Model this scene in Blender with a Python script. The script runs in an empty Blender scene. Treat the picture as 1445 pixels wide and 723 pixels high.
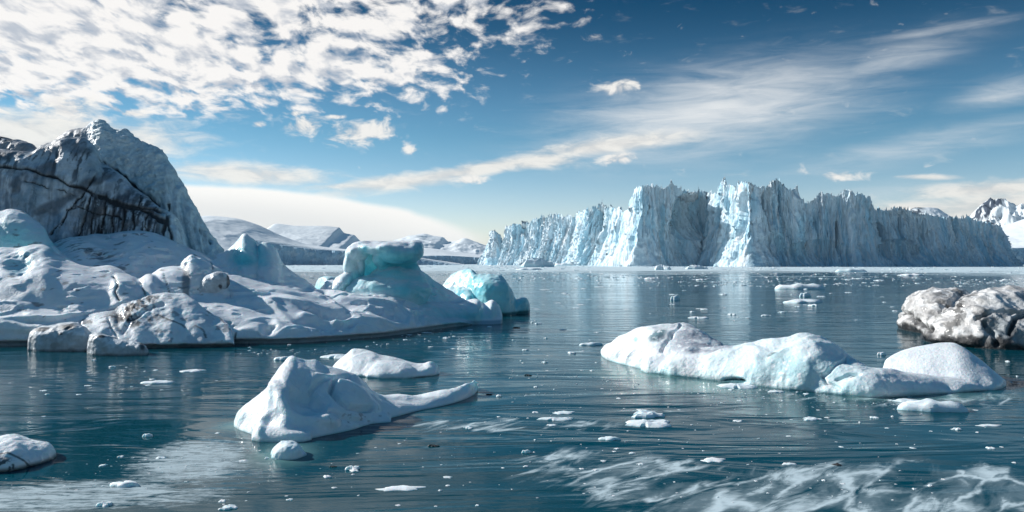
import bpy, bmesh, math, random
import numpy as np
from mathutils import Vector
random.seed(7)
rng = np.random.RandomState(11)
# ---------------------------------------------------------------- camera
F, CX, HZ, H = 1124.0, 722.5, 371.0, 4.0          # focal length in photo pixels, centre column, horizon row, eye height (m)
sc = bpy.context.scene
cam = bpy.data.cameras.new('camera'); cam_o = bpy.data.objects.new('camera', cam)
sc.collection.objects.link(cam_o); sc.camera = cam_o
cam_o.location = (0, 0, H); cam_o.rotation_euler = (math.radians(90), 0, 0)
cam.sensor_width = 36; cam.lens = 36*F/1445.0; cam.shift_y = (HZ-361.5)/1445.0
cam.clip_start = 0.1; cam.clip_end = 60000
# ---------------------------------------------------------------- sun
SUN_AZ, SUN_EL = -68.0, 28.0                         # degrees from straight ahead (negative = left), elevation
sun = bpy.data.lights.new('sun', 'SUN'); sun_o = bpy.data.objects.new('sun', sun)
sc.collection.objects.link(sun_o)
sun.energy = 5.0; sun.angle = math.radians(0.5); sun.color = (1.0, 0.97, 0.93)
sd = Vector((math.sin(math.radians(SUN_AZ))*math.cos(math.radians(SUN_EL)),
             math.cos(math.radians(SUN_AZ))*math.cos(math.radians(SUN_EL)), math.sin(math.radians(SUN_EL))))
sun_o.rotation_euler = sd.to_track_quat('Z', 'Y').to_euler()
sc.view_settings.view_transform = 'Standard'; sc.view_settings.look = 'None'
sc.view_settings.exposure = 0.30; sc.view_settings.gamma = 1.0
sc.view_settings.use_curve_mapping = False
# ---------------------------------------------------------------- node expression helper
class NT:
    def __init__(s, nt): s.nt = nt; s.n = nt.nodes; s.l = nt.links
    def put(s, sock, v):
        if hasattr(v, 'links'): s.l.new(v, sock)
        else:
            try: sock.default_value = v
            except Exception: sock.default_value = tuple(v)
    def m(s, op, a, b=0.0, c=0.0, clamp=False):
        n = s.n.new('ShaderNodeMath'); n.operation = op; n.use_clamp = clamp
        s.put(n.inputs[0], a); s.put(n.inputs[1], b); s.put(n.inputs[2], c); return n.outputs[0]
    def add(s, a, b): return s.m('ADD', a, b)
    def mul(s, a, b): return s.m('MULTIPLY', a, b)
    def sub(s, a, b): return s.m('SUBTRACT', a, b)
    def sm(s, v, a, b, lo=0.0, hi=1.0):
        n = s.n.new('ShaderNodeMapRange'); n.interpolation_type = 'SMOOTHSTEP'
        s.put(n.inputs['Value'], v); s.put(n.inputs['From Min'], a); s.put(n.inputs['From Max'], b)
        s.put(n.inputs['To Min'], lo); s.put(n.inputs['To Max'], hi); return n.outputs[0]
    def vec(s, x, y, z=0.0):
        n = s.n.new('ShaderNodeCombineXYZ'); s.put(n.inputs[0], x); s.put(n.inputs[1], y); s.put(n.inputs[2], z); return n.outputs[0]
    def vm(s, op, a, b=(0,0,0)):
        n = s.n.new('ShaderNodeVectorMath'); n.operation = op; s.put(n.inputs[0], a); s.put(n.inputs[1], b)
        return n.outputs['Value'] if op in ('LENGTH','DOT_PRODUCT','DISTANCE') else n.outputs[0]
    def mapping(s, v, loc=(0,0,0), rot=(0,0,0), scale=(1,1,1), t='POINT'):
        n = s.n.new('ShaderNodeMapping'); n.vector_type = t; s.put(n.inputs['Vector'], v)
        n.inputs['Location'].default_value = loc; n.inputs['Rotation'].default_value = rot; n.inputs['Scale'].default_value = scale
        return n.outputs[0]
    def noise(s, v, scale, det=4.0, rough=0.5, dist=0.0, lac=2.0):
        n = s.n.new('ShaderNodeTexNoise'); s.put(n.inputs['Vector'], v); n.inputs['Scale'].default_value = scale
        n.inputs['Detail'].default_value = det; n.inputs['Roughness'].default_value = rough
        n.inputs['Distortion'].default_value = dist; n.inputs['Lacunarity'].default_value = lac
        return n.outputs['Fac']
    def mix(s, f, a, b):
        n = s.n.new('ShaderNodeMix'); n.data_type = 'RGBA'
        s.put(n.inputs['Factor'], f); s.put(n.inputs[6], a); s.put(n.inputs[7], b); return n.outputs[2]
def rgb(r, g, b): return (r, g, b, 1.0)
# ---------------------------------------------------------------- sky and clouds (world, by direction)
world = bpy.data.worlds.new('World'); sc.world = world; world.use_nodes = True
W = NT(world.node_tree)
for n in list(W.n): W.n.remove(n)
def build_sky():
    sky = W.n.new('ShaderNodeTexSky'); sky.sky_type = 'NISHITA'; sky.sun_disc = False
    sky.sun_elevation = math.radians(SUN_EL); sky.sun_rotation = math.radians(SUN_AZ)
    sky.air_density = 1.0; sky.dust_density = 0.3; sky.ozone_density = 1.6; sky.altitude = 0
    tc = W.n.new('ShaderNodeTexCoord'); d = tc.outputs['Generated']
    sp = W.n.new('ShaderNodeSeparateXYZ'); W.l.new(d, sp.inputs[0])
    x, y, z = sp.outputs
    az = W.m('ARCTAN2', x, y); el = W.m('ARCSINE', z)
    ae = W.vec(az, el, 0.0)
    def AE(px, py):
        a = math.atan((px-CX)/F); return a, math.atan((HZ-py)/F*math.cos(a))
    def blob(px, py, rx, ry, rot=0.0, inner=0.0, outer=1.0, gain=1.0, src=None):
        a, e = AE(px, py)
        v = W.mapping(ae if src is None else src, loc=(a, e, 0), rot=(0, 0, math.radians(rot)), scale=(rx/F, ry/F, 1), t='TEXTURE')
        return W.sm(W.vm('LENGTH', v), inner, outer, gain, 0.0)
    def mx(*a):
        r = a[0]
        for b in a[1:]: r = W.m('MAXIMUM', r, b)
        return r
    # sky colour
    tint = W.mix(W.sm(el, 0.0, 0.17), rgb(1.46, 1.44, 1.66), rgb(0.46, 0.82, 0.98)); tint = W.mix(W.sm(el, .13, .34), tint, rgb(0.0, .21, .34)); tint = W.mix(W.sm(el, .55, 1.0), tint, rgb(.36, .98, 1.15))
    skyc = W.n.new('ShaderNodeMix'); skyc.data_type = 'RGBA'; skyc.blend_type = 'MULTIPLY'; skyc.inputs[0].default_value = 1
    W.l.new(sky.outputs[0], skyc.inputs[6]); W.l.new(tint, skyc.inputs[7])
    col = skyc.outputs[2]
    # altocumulus deck: puffs that shrink towards the horizon
    q = W.add(el, .36)
    pl = W.vec(W.m('DIVIDE', az, q), W.m('DIVIDE', -0.62, q), 0.0)
    fld = mx(blob(60, 10, 640, 172, 1, .3, 1.0), blob(380, 40, 470, 150, -5, .3, 1.0), blob(640, -20, 330, 120, 0, .1, 1.0),
             blob(600, 105, 180, 75, 2, 0, 1.0, .85), blob(720, 60, 120, 60, 0, 0, 1, .7))
    wv = W.n.new('ShaderNodeTexNoise'); W.l.new(pl, wv.inputs['Vector']); wv.inputs['Scale'].default_value = 7.0; wv.inputs['Detail'].default_value = 2
    wc = W.vm('MULTIPLY', W.vm('SUBTRACT', wv.outputs['Color'], (.5, .5, .5)), (.10, .05, 0))
    plw = W.vm('ADD', pl, wc)
    def deck(v, det): return W.noise(W.mapping(v, rot=(0, 0, -.12), scale=(1.0, 1.75, 1)), 21.0, det, .54, .0)
    n1 = deck(plw, 6.0); n2 = deck(W.vm('ADD', plw, (-.016, .020, 0)), 4.0)
    big = W.noise(W.mapping(ae, rot=(0, 0, -.2), scale=(1, 2.4, 1)), 6.5, 4.0)
    left = W.sm(az, -.15, -.58)
    dens = W.add(n1, W.add(W.mul(fld, .36), W.add(W.mul(W.sub(big, .5), .55), W.mul(left, .13))))
    ac = W.mul(W.sm(dens, .665, .90), W.sm(fld, .05, .45))
    shade = W.sm(W.add(W.sub(n1, n2), W.mul(W.sub(.56, n1), .25)), -0.17, 0.09)
    accol = W.mix(shade, rgb(5.6, 6.0, 6.7), rgb(10.4, 10.1, 9.8))
    col = W.mix(W.mul(ac, .96), col, accol)
    # thin streaked cirrus
    st = W.mapping(ae, rot=(0, 0, math.radians(-14)), scale=(1.0, 7.0, 1))
    cn = W.noise(W.vm('ADD', st, (0, 0, 0)), 9.0, 7.0, 0.62, .6)
    cm = mx(blob(1000, 160, 380, 105, 8, 0, 1, .9), blob(1260, 85, 190, 45, 14, 0, 1, .55), blob(1300, 205, 280, 34, 9, 0, 1, .55),
            blob(1420, 130, 110, 34, 6, 0, 1, .6), blob(1330, 42, 160, 14, 3, 0, 1, .6), blob(1000, 232, 300, 24, 3, 0, 1, .30), blob(1250,270,160,24,2,0,1,.4))
    ci = W.m('MULTIPLY', W.sm(W.add(cn, W.mul(cm, .5)), .36, 1.15), W.m('MULTIPLY', cm, 1.0), clamp=True)
    col = W.mix(ci, col, rgb(9.2, 9.3, 9.3))
    # denser banks with wispy edges
    w2 = W.noise(W.mapping(ae, rot=(0, 0, math.radians(-8)), scale=(1.0, 3.2, 1)), 22.0, 5.0, .6, .5)
    wl = W.noise(W.mapping(ae, scale=(1.0, 1.7, 1)), 34.0, 6.0, .62, .5)
    bank = mx(blob(660, 242, 290, 15, 10, .0, 1.25), blob(860, 205, 170, 17, 6, 0, 1.3), blob(560, 258, 130, 16, 6, .0, 1.3), blob(760, 228, 90, 18, 5, 0, 1.2),
              blob(350, 246, 170, 22, -2, .0, 1.2), blob(500, 262, 120, 9, 4, 0, 1.1, .8), blob(1400, 268, 140, 17, 1, 0, 1.2), blob(1310, 250, 50, 5, -4, 0, 1.3, .8),
              blob(60, 195, 230, 44, 2, .2, 1.2), blob(1290, 300, 120, 22, 2, .0, 1.2), blob(1440, 300, 160, 40, 0, .2, 1.2))
    bk = W.sm(W.add(bank, W.mul(W.sub(w2, .5), 1.4)), .10, 1.0)
    bkc = W.mix(W.sm(w2, .35, .62), rgb(7.6, 7.5, 7.3), rgb(9.6, 9.35, 8.8))
    col = W.mix(W.mul(bk, .93), col, bkc)
    # small cumulus puffs
    puff = mx(blob(430, 178, 44, 20, 0, .0, 1.4), blob(512, 187, 78, 24, 6, .1, 1.4), blob(578, 212, 18, 10, 0, .0, 1.3), blob(872, 123, 46, 18, 8, .0, 1.3),
              blob(665, 254, 34, 10, 4, .1, 1.3), blob(872, 224, 40, 13, 8, .1, 1.3), blob(100, 152, 62, 26, 0, .1, 1.3), blob(185, 160, 40, 9, 0, 0, 1.2),
              blob(1182, 249, 60, 14, 0, .0, 1.3, .85), blob(838, 52, 28, 12, 0, 0, 1.2, .7), blob(365, 176, 14, 8, 0, 0, 1.3), blob(475, 165, 22, 5, 3, 0, 1.2), blob(415, 160, 20, 6, 0, 0, 1.2))
    pf = W.sm(W.add(puff, W.mul(W.sub(wl, .5), 2.8)), .38, 1.15)
    pshade = W.sm(W.add(wl, W.mul(el, 0.0)), .36, .6)
    pfc = W.mix(pshade, rgb(7.2, 7.0, 6.9), rgb(10.0, 9.7, 9.2))
    col = W.mix(W.mul(pf, .93), col, pfc)
    # smooth lens-shaped cloud resting low on the left, crisp upper edge
    dn = W.mul(W.sub(W.noise(W.mapping(ae, scale=(1, 1, 1)), 9.0, 5.0, .55), .5), .16)
    a0, e0 = AE(200, 348)
    dv = W.vm('LENGTH', W.mapping(ae, loc=(a0, e0, 0), scale=(458/F, 84/F, 1), t='TEXTURE'))
    dome = W.sm(W.add(dv, dn), .93, 1.02, 1.0, 0.0)
    dc = W.mix(W.sm(dv, .55, 1.0), rgb(9.0, 8.9, 8.7), rgb(11.0, 10.7, 10.2))
    col = W.mix(W.mul(dome, .96), col, dc)
    bg = W.n.new('ShaderNodeBackground'); W.put(bg.inputs[0], col); bg.inputs[1].default_value = 0.078
    out = W.n.new('ShaderNodeOutputWorld'); W.l.new(bg.outputs[0], out.inputs[0])
build_sky()
# ---------------------------------------------------------------- numpy noise
_perm = np.random.RandomState(3).permutation(256).astype(np.int64); _perm = np.concatenate([_perm]*3)
_g = np.random.RandomState(5).normal(size=(256, 3)); _g /= np.linalg.norm(_g, axis=1)[:, None]
def pn(P):
    P = np.asarray(P, dtype=np.float64); I = np.floor(P).astype(np.int64); f = P-I; I &= 255
    u = f*f*f*(f*(f*6-15)+10); r = 0
    for dx in (0, 1):
        wx = u[:, 0] if dx else 1-u[:, 0]; hx = _perm[(I[:, 0]+dx) & 255]
        for dy in (0, 1):
            wy = u[:, 1] if dy else 1-u[:, 1]; hy = _perm[(hx+((I[:, 1]+dy) & 255))]
            for dz in (0, 1):
                wz = u[:, 2] if dz else 1-u[:, 2]; h = _perm[hy+((I[:, 2]+dz) & 255)] & 255
                gg = _g[h]
                r = r+wx*wy*wz*(gg[:, 0]*(f[:, 0]-dx)+gg[:, 1]*(f[:, 1]-dy)+gg[:, 2]*(f[:, 2]-dz))
    return r*1.6
def fbm(P, s=1.0, o=4, g=.5, off=0.0):
    P = np.asarray(P)*np.asarray(s)+off; r = 0; a = 1.0
    for k in range(o): r = r+a*pn(P); P = P*2.03+7.1; a *= g
    return r
def ridge(P, s=1.0, o=4, g=.5, off=0.0):
    P = np.asarray(P)*np.asarray(s)+off; r = 0; a = 1.0; t = 0
    for k in range(o): r = r+a*(1-2*np.abs(pn(P))); t += a; P = P*2.03+3.7; a *= g
    return r/t
def ss(x, a, b): t = np.clip((x-a)/(b-a), 0, 1); return t*t*(3-2*t)
def cx(t, xs, ys):                                    # monotone cubic through (xs, ys)
    xs = np.asarray(xs, float); ys = np.asarray(ys, float); t = np.clip(t, xs[0], xs[-1])
    h = np.diff(xs); dl = np.diff(ys)/h; m = np.zeros_like(ys); m[0] = dl[0]; m[-1] = dl[-1]
    for i in range(1, len(xs)-1): m[i] = 0 if dl[i-1]*dl[i] <= 0 else 2*dl[i-1]*dl[i]/(dl[i-1]+dl[i])
    i = np.clip(np.searchsorted(xs, t, side='right')-1, 0, len(xs)-2); u = (t-xs[i])/h[i]
    return ((1+2*u)*(1-u)**2)*ys[i]+u*(1-u)**2*h[i]*m[i]+u*u*(3-2*u)*ys[i+1]+u*u*(u-1)*h[i]*m[i+1]
# ---------------------------------------------------------------- placement helpers (photo measurements -> metres)
def wD(py): return H*F/(np.asarray(py, float)-HZ)     # distance at which the water shows at that row
def X(px, D): return (np.asarray(px, float)-CX)/F*D
def Z(py, D): return H+(HZ-np.asarray(py, float))/F*D
def proj(V): return CX+F*V[:, 0]/V[:, 1], HZ-F*(V[:, 2]-H)/V[:, 1]
def tag(o, label=None, cat=None, group=None, kind=None):
    if label: o['label'] = label
    if cat: o['category'] = cat
    if group: o['group'] = group
    if kind: o['kind'] = kind
    return o
def mesh_obj(name, V, Fc, mat, parent=None, smooth=True, cols=None):
    me = bpy.data.meshes.new(name); V = np.asarray(V, dtype=np.float32)
    if isinstance(Fc, np.ndarray):
        k = Fc.shape[1]; me.vertices.add(len(V)); me.vertices.foreach_set('co', V.ravel())
        me.loops.add(Fc.size); me.loops.foreach_set('vertex_index', Fc.astype(np.int32).ravel())
        me.polygons.add(len(Fc)); me.polygons.foreach_set('loop_start', np.arange(0, Fc.size, k, dtype=np.int32))
        me.update(calc_edges=True); me.validate()
    else: me.from_pydata(V.tolist(), [], Fc); me.update()
    me.polygons.foreach_set('use_smooth', [smooth]*len(me.polygons))
    if cols is not None: set_col(me, cols)
    me.materials.append(mat)
    o = bpy.data.objects.new(name, me); sc.collection.objects.link(o)
    if parent: o.parent = parent
    return o
def set_col(me, cols):
    a = me.color_attributes.new('tone', 'FLOAT_COLOR', 'POINT')
    c = np.ones((len(me.vertices), 4), np.float32); c[:, :cols.shape[1]] = cols
    a.data.foreach_set('color', c.ravel())
def grid_faces(nu, nv):
    i, j = np.meshgrid(np.arange(nu-1), np.arange(nv-1), indexing='ij'); a = (i*nv+j).ravel()
    return np.stack([a, a+nv, a+nv+1, a+1], 1)
# closed building blocks of the ice masses
def lobe(st, n=2.0, nb=None, under=0.0, step=None, base=-0.9, nm=22, lean=0.0):
    """st rows: px, crest row, waterline row (front foot), front width m, back width m"""
    st = np.array(st, float); xs = st[:, 0]
    L = xs[-1]-xs[0]; k = int(max(12, L/(step or 2.5))); t = np.linspace(xs[0], xs[-1], k)
    c, w, wf, wb = [cx(t, xs, st[:, q]) for q in (1, 2, 3, 4)]
    Df = wD(w); Dc = Df+wf; zc = np.maximum(Z(c, Dc), .02); nb = nb or n
    a = np.linspace(0, 1, nm)
    th = a*math.pi/2
    fx = 1-np.cos(th)**(2/n) if n >= 1 else a        # 0 foot .. 1 crest
    fx = a**1.0 if n < 1 else 1-np.cos(th)
    fz = (1-(1-fx)**n)**(1/n)
    bx = 1-np.cos(th); bz = (1-(1-bx)**nb)**(1/nb)
    V = []
    for i in range(k):
        z0 = under*min(1.0, zc[i]/.5)
        row = [(Df[i]+under*1.6, base), (Df[i]+under*1.3, z0*.5)] if under else [(Df[i], base)]
        row += [(Df[i]+fx[q]*wf[i]-lean*math.sin(math.pi*fx[q])*wf[i], z0+fz[q]*(zc[i]-z0)) for q in range(nm)]
        row += [(Dc[i]+wb[i]*(1-bx[q]), bz[q]*zc[i]) for q in range(nm-2, -1, -1)]
        row += [(Dc[i]+wb[i], base)]
        V += [(float(X(t[i], d)), d, z) for d, z in row]
    m = len(row); Fc = []
    for i in range(k-1):
        for j in range(m):
            a_, b_ = i*m+j, i*m+(j+1) % m; Fc.append((a_, a_+m, b_+m, b_))
    Fc.append(tuple(range(m))); Fc.append(tuple(range((k-1)*m, k*m))[::-1])
    return V, Fc
def ell(px, py, D, rx, ry, rd, rot=0.0, yaw=0.0, seg=28):
    sx, sz = rx/F*D, ry/F*D; V = []; c, s = math.cos(math.radians(rot)), math.sin(math.radians(rot)); cy, sy = math.cos(math.radians(yaw)), math.sin(math.radians(yaw))
    def put(x, y, z):
        x, z = x*c-z*s, x*s+z*c; x, y = x*cy-y*sy, x*sy+y*cy
        V.append((X(px, D)+x, D+y, Z(py, D)+z))
    put(0, 0, sz)
    for i in range(1, seg//2):
        a = math.pi*i/(seg//2)
        for j in range(seg): b = 2*math.pi*j/seg; put(sx*math.sin(a)*math.cos(b), rd*math.sin(a)*math.sin(b), sz*math.cos(a))
    put(0, 0, -sz); Fc = []; n = len(V)-1
    for j in range(seg):
        Fc.append((0, 1+j, 1+(j+1) % seg)); Fc.append((n, n-seg+(j+1) % seg, n-seg+j))
        for i in range(seg//2-2):
            p = 1+i*seg; Fc.append((p+j, p+seg+j, p+seg+(j+1) % seg, p+(j+1) % seg))
    return V, Fc
def fuse(pieces, voxel, smooth=2):
    """union of closed pieces as one continuous surface; returns vertices, quads, normals"""
    V = []; Fc = []
    for v, f in pieces:
        o = len(V); V += v; Fc += [tuple(q+o for q in p) for p in f]
    me = bpy.data.meshes.new('tmp'); me.from_pydata([tuple(map(float, v)) for v in V], [], Fc); me.update()
    ob = bpy.data.objects.new('tmp', me); sc.collection.objects.link(ob)
    r = ob.modifiers.new('r', 'REMESH'); r.mode = 'VOXEL'; r.voxel_size = voxel; r.use_smooth_shade = True
    if smooth:
        s = ob.modifiers.new('s', 'SMOOTH'); s.factor = .5; s.iterations = smooth
    dg = bpy.context.evaluated_depsgraph_get(); ev = ob.evaluated_get(dg); m2 = ev.to_mesh()
    nv = len(m2.vertices); co = np.empty(nv*3, np.float32); m2.vertices.foreach_get('co', co)
    no = np.empty(nv*3, np.float32); m2.vertices.foreach_get('normal', no)
    nl = len(m2.loops); li = np.empty(nl, np.int32); m2.loops.foreach_get('vertex_index', li)
    lt = np.empty(len(m2.polygons), np.int32); m2.polygons.foreach_get('loop_total', lt)
    ev.to_mesh_clear(); bpy.data.objects.remove(ob); bpy.data.meshes.remove(me)
    assert (lt == 4).all()
    return co.reshape(-1, 3).astype(np.float64), li.reshape(-1, 4), no.reshape(-1, 3).astype(np.float64)
def normals(V, Fc):
    a = V[Fc[:, 2]]-V[Fc[:, 0]]; b = V[Fc[:, 3]]-V[Fc[:, 1]]; fn = np.cross(a, b); n = np.zeros_like(V)
    for k in range(4): np.add.at(n, Fc[:, k], fn)
    return n/np.maximum(np.linalg.norm(n, axis=1), 1e-9)[:, None]
def em(V, px, py, rx, ry, rot=0, warp=0.0, soft=.5):   # elliptic patch on the side of an ice mass, 0..1
    x, y = proj(V); dx, dy = x-px, y-py
    if warp: dx = dx+warp*fbm(V, 1.1, 3); dy = dy+warp*fbm(V, 1.1, 3, off=31.)
    c, s = math.cos(math.radians(rot)), math.sin(math.radians(rot)); u = (dx*c-dy*s)/rx; v = (dx*s+dy*c)/ry
    return 1-ss(np.sqrt(u*u+v*v), 1-soft, 1+soft*.3)
def line(V, pts, warp=0.0):                             # distance in photo pixels to a vein
    x, y = proj(V)
    if warp: x = x+warp*fbm(V, 1.3, 4, off=5.); y = y+warp*fbm(V, 1.3, 4, off=55.)
    d = np.full(len(V), 1e9)
    for (ax, ay), (bx, by) in zip(pts[:-1], pts[1:]):
        L = (bx-ax)**2+(by-ay)**2; t = np.clip(((x-ax)*(bx-ax)+(y-ay)*(by-ay))/L, 0, 1)
        d = np.minimum(d, np.hypot(x-ax-t*(bx-ax), y-ay-t*(by-ay)))
    return d
def lerp(A, B, t): return A*(1-t[:, None])+np.asarray(B)[None, :]*t[:, None]
SNOW = np.array([.84, .89, .91]); PALE = np.array([.60, .83, .87]); TEAL = np.array([.17, .68, .76]); DEEP = np.array([.04, .42, .54])
ASH = np.array([.30, .31, .33]); SOOT = np.array([.022, .024, .028]); GREY = np.array([.50, .54, .60])
# ---------------------------------------------------------------- materials
def mat(name):
    m = bpy.data.materials.new(name); m.use_nodes = True; t = NT(m.node_tree)
    b = next(n for n in t.n if n.type == 'BSDF_PRINCIPLED'); return m, t, b
def ice_mat(name, sss=.35, rad=(.25, .8, 1.0), sc_=.22, stretch=1.0, scallop=1.6, rough=.5, grain=9.0, bump=.25, bdist=.03, coat=0.0, mottled=.10):
    m, t, b = mat(name)
    at = t.n.new('ShaderNodeAttribute'); at.attribute_name = 'tone'
    geo = t.n.new('ShaderNodeNewGeometry'); P = geo.outputs['Position']
    P = t.mapping(P, scale=(1, 1, stretch)); n = t.noise(P, grain*.25, 7, .62); n2 = t.noise(P, grain*2.2, 6, .65)
    f = t.sm(n, .3, .7, 1-mottled*1.6, 1+mottled*.4)
    g = t.n.new('ShaderNodeVectorMath'); g.operation = 'SCALE'; t.l.new(at.outputs['Color'], g.inputs[0]); t.l.new(f, g.inputs['Scale'])
    t.l.new(g.outputs[0], b.inputs['Base Color'])
    b.inputs['Subsurface Weight'].default_value = sss; b.inputs['Subsurface Radius'].default_value = rad; b.inputs['Subsurface Scale'].default_value = sc_
    t.l.new(t.sm(n, .3, .7, rough-.12, rough+.2), b.inputs['Roughness'])
    
    if name == 'floe_ice':
        oi = t.n.new('ShaderNodeObjectInfo'); k = t.mix(oi.outputs['Random'], rgb(.70, .88, .93), rgb(1, 1, 1)); mm = t.vm('MULTIPLY', g.outputs[0], t.mix(.6, k, rgb(1, 1, 1))); t.l.new(mm, b.inputs['Base Color'])
    b.inputs['IOR'].default_value = 1.31; b.inputs['Coat Weight'].default_value = coat; b.inputs['Coat Roughness'].default_value = .12
    bp = t.n.new('ShaderNodeBump'); bp.inputs['Strength'].default_value = bump; bp.inputs['Distance'].default_value = bdist
    vo = t.n.new('ShaderNodeTexVoronoi'); vo.feature = 'SMOOTH_F1'; vo.inputs['Smoothness'].default_value = .25; vo.inputs['Scale'].default_value = grain*.33
    wn = t.n.new('ShaderNodeTexNoise'); t.l.new(P, wn.inputs['Vector']); wn.inputs['Scale'].default_value = grain*.2; wn.inputs['Detail'].default_value = 3
    wp = t.vm('MULTIPLY', t.vm('SUBTRACT', wn.outputs['Color'], (.5, .5, .5)), (6/grain,)*3); t.l.new(t.vm('ADD', P, wp), vo.inputs['Vector'])
    nz = t.n.new('ShaderNodeSeparateXYZ'); t.l.new(geo.outputs['Normal'], nz.inputs[0])
    steep = t.sm(nz.outputs[2], .35, .85, 1.0, .12)
    t.l.new(t.add(t.mul(n2, .7), t.add(t.mul(n, 1.6), t.mul(t.mul(vo.outputs['Distance'], steep), scallop))), bp.inputs['Height']); t.l.new(bp.outputs[0], b.inputs['Normal'])
    return m
M_SNOW = ice_mat('snow_ice', .32, rough=.55, grain=6, bump=.6, bdist=.08, coat=.3, mottled=.05)
M_BLUE = ice_mat('blue_ice', .35, rough=.32, grain=5, bump=.3, bdist=.05, coat=.25, mottled=.06)
M_DIRTY = ice_mat('dirty_ice', .0, rough=.45, grain=8, bump=.7, bdist=.08, coat=.25, mottled=.16)
M_WALL = ice_mat('glacier_ice', .0, rough=.7, grain=.8, bump=1.0, bdist=1.4, mottled=.10, stretch=.14)
M_FAR = ice_mat('mountain_snow', .0, rough=.8, grain=.02, bump=.3, bdist=8, mottled=.04)
M_FLOE = ice_mat('floe_ice', .2, rough=.55, grain=12, bump=.4, bdist=.03, mottled=.08)
# water
def water_mat():
    m, t, b = mat('water')
    geo = t.n.new('ShaderNodeNewGeometry'); P = geo.outputs['Position']
    sp = t.n.new('ShaderNodeSeparateXYZ'); t.l.new(P, sp.inputs[0]); x, y, z = sp.outputs
    dist = t.m('SQRT', t.add(t.mul(x, x), t.mul(y, y)))
    # ripples: long crests running mostly left-right
    big = t.noise(t.mapping(P, rot=(0, 0, .12), scale=(.12, .42, 1)), 1.0, 3, .5, 1.4)
    mid = t.noise(t.mapping(P, rot=(0, 0, -.08), scale=(.7, 2.3, 1)), 1.0, 4, .55, .9)
    fin = t.noise(t.mapping(P, rot=(0, 0, .1), scale=(4.0, 10.0, 1)), 1.0, 3, .6, .4)
    calm = t.sm(t.noise(t.mapping(P, scale=(.05, .12, 1)), 1.0, 3, .5), .38, .62)
    near = t.sm(dist, 12., 60., .55, 1.0)
    h = t.add(t.mul(big, .22), t.add(t.mul(t.mul(mid, near), .027), t.mul(t.mul(fin, calm), .010)))
    fade = t.sm(dist, 25., 500., 1.0, .30)
    bp = t.n.new('ShaderNodeBump'); bp.inputs['Distance'].default_value = .36
    t.l.new(fade, bp.inputs['Strength']); t.l.new(h, bp.inputs['Height'])
    # frazil film: a few real patches of thin greasy ice lying on the water
    def patch(X0, Y0, rx, ry, rot):
        v = t.mapping(P, loc=(X0, Y0, 0), rot=(0, 0, math.radians(rot)), scale=(rx, ry, 1e4), t='TEXTURE')
        return t.sm(t.vm('LENGTH', v), .25, 1.1, 1.0, 0.0)
    def pt(px, py): D = float(wD(py)); return float(X(px, D)), D
    fil = t.noise(t.mapping(t.mapping(P, rot=(0, 0, -.85)), scale=(.55, 1.6, 1)), 1.0, 6, .58, .8)
    fil2 = t.noise(t.mapping(P, rot=(0, 0, .25), scale=(1.6, 6.5, 1)), 1.0, 5, .6, 1.2)
    A = None
    for px, py, rx, ry, rot, g in ((270, 650, 2.0, 3.4, 20, 1.0), (90, 700, 3.6, 1.7, 8, 1.0), (240, 700, 2.0, 1.2, 0, .8)):
        q = t.mul(patch(*pt(px, py), rx, ry, rot), g); A = q if A is None else t.m('MAXIMUM', A, q)
    B = None
    for px, py, rx, ry, rot, g in ((1010, 700, 2.6, 2.2, 0, 1.), (1200, 690, 3.6, 2.4, 0, 1.), (1400, 690, 2.6, 2.4, 0, 1.), (860, 660, 2.4, 2.0, 0, .8), (1300, 560, 5.5, 2.2, 5, .55), (700, 600, 4.5, 1.2, 0, .5)):
        q = t.mul(patch(*pt(px, py), rx, ry, rot), g); B = q if B is None else t.m('MAXIMUM', B, q)
    fine = t.noise(P, 9.0, 5, .7)
    fA = t.mul(t.sm(t.add(t.mul(fil2, .7), t.add(t.mul(A, .45), t.mul(fine, .28))), .74, 1.02), t.sm(A, 0, .3))
    vw = t.n.new('ShaderNodeTexVoronoi'); vw.feature = 'DISTANCE_TO_EDGE'; vw.inputs['Scale'].default_value = 1.0
    vq = t.mapping(t.mapping(P, rot=(0, 0, -.85)), scale=(.42, 1.25, 1)); wn = t.n.new('ShaderNodeTexNoise'); t.l.new(vq, wn.inputs['Vector']); wn.inputs['Scale'].default_value = 1.6; wn.inputs['Detail'].default_value = 3
    t.l.new(t.vm('ADD', vq, t.vm('MULTIPLY', t.vm('SUBTRACT', wn.outputs['Color'], (.5, .5, .5)), (.9, .9, 0))), vw.inputs['Vector'])
    rip = t.noise(t.mapping(P, rot=(0, 0, .1), scale=(3., 9., 1)), 1.0, 4, .6, .6)
    area = t.mul(t.sm(t.add(fil, t.mul(B, .25)), .58, .86), t.sm(B, 0, .4))
    web = t.mul(t.sm(t.add(vw.outputs['Distance'], t.mul(rip, .10)), .05, .17, 1.0, 0.0), t.sm(t.add(fil, t.mul(B, .2)), .52, .74))
    core = t.sm(t.add(fil, t.mul(rip, .22)), .66, .84)
    fB = t.m('MINIMUM', t.add(t.mul(area, .20), t.mul(t.mul(t.m('MAXIMUM', web, core), t.sm(B, 0, .35)), .62)), .8)
    # far water is half covered by brash and frazil: horizontal streaks
    fs = t.noise(t.mapping(P, scale=(.012, .05, 1)), 1.0, 6, .7, .5)
    fC = t.mul(t.sm(t.add(fs, t.sm(dist, 120., 600., 0., .38)), .58, .76), t.sm(dist, 110., 300.))
    film = t.m('MAXIMUM', t.mul(fA, .62), t.m('MAXIMUM', fB, t.mul(fC, .9)))
    col = t.mix(film, rgb(.001, .052, .075), rgb(.70, .83, .87))
    S = None                                               # submerged berg feet, plus pale berg reflections painted into the water colour
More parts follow.
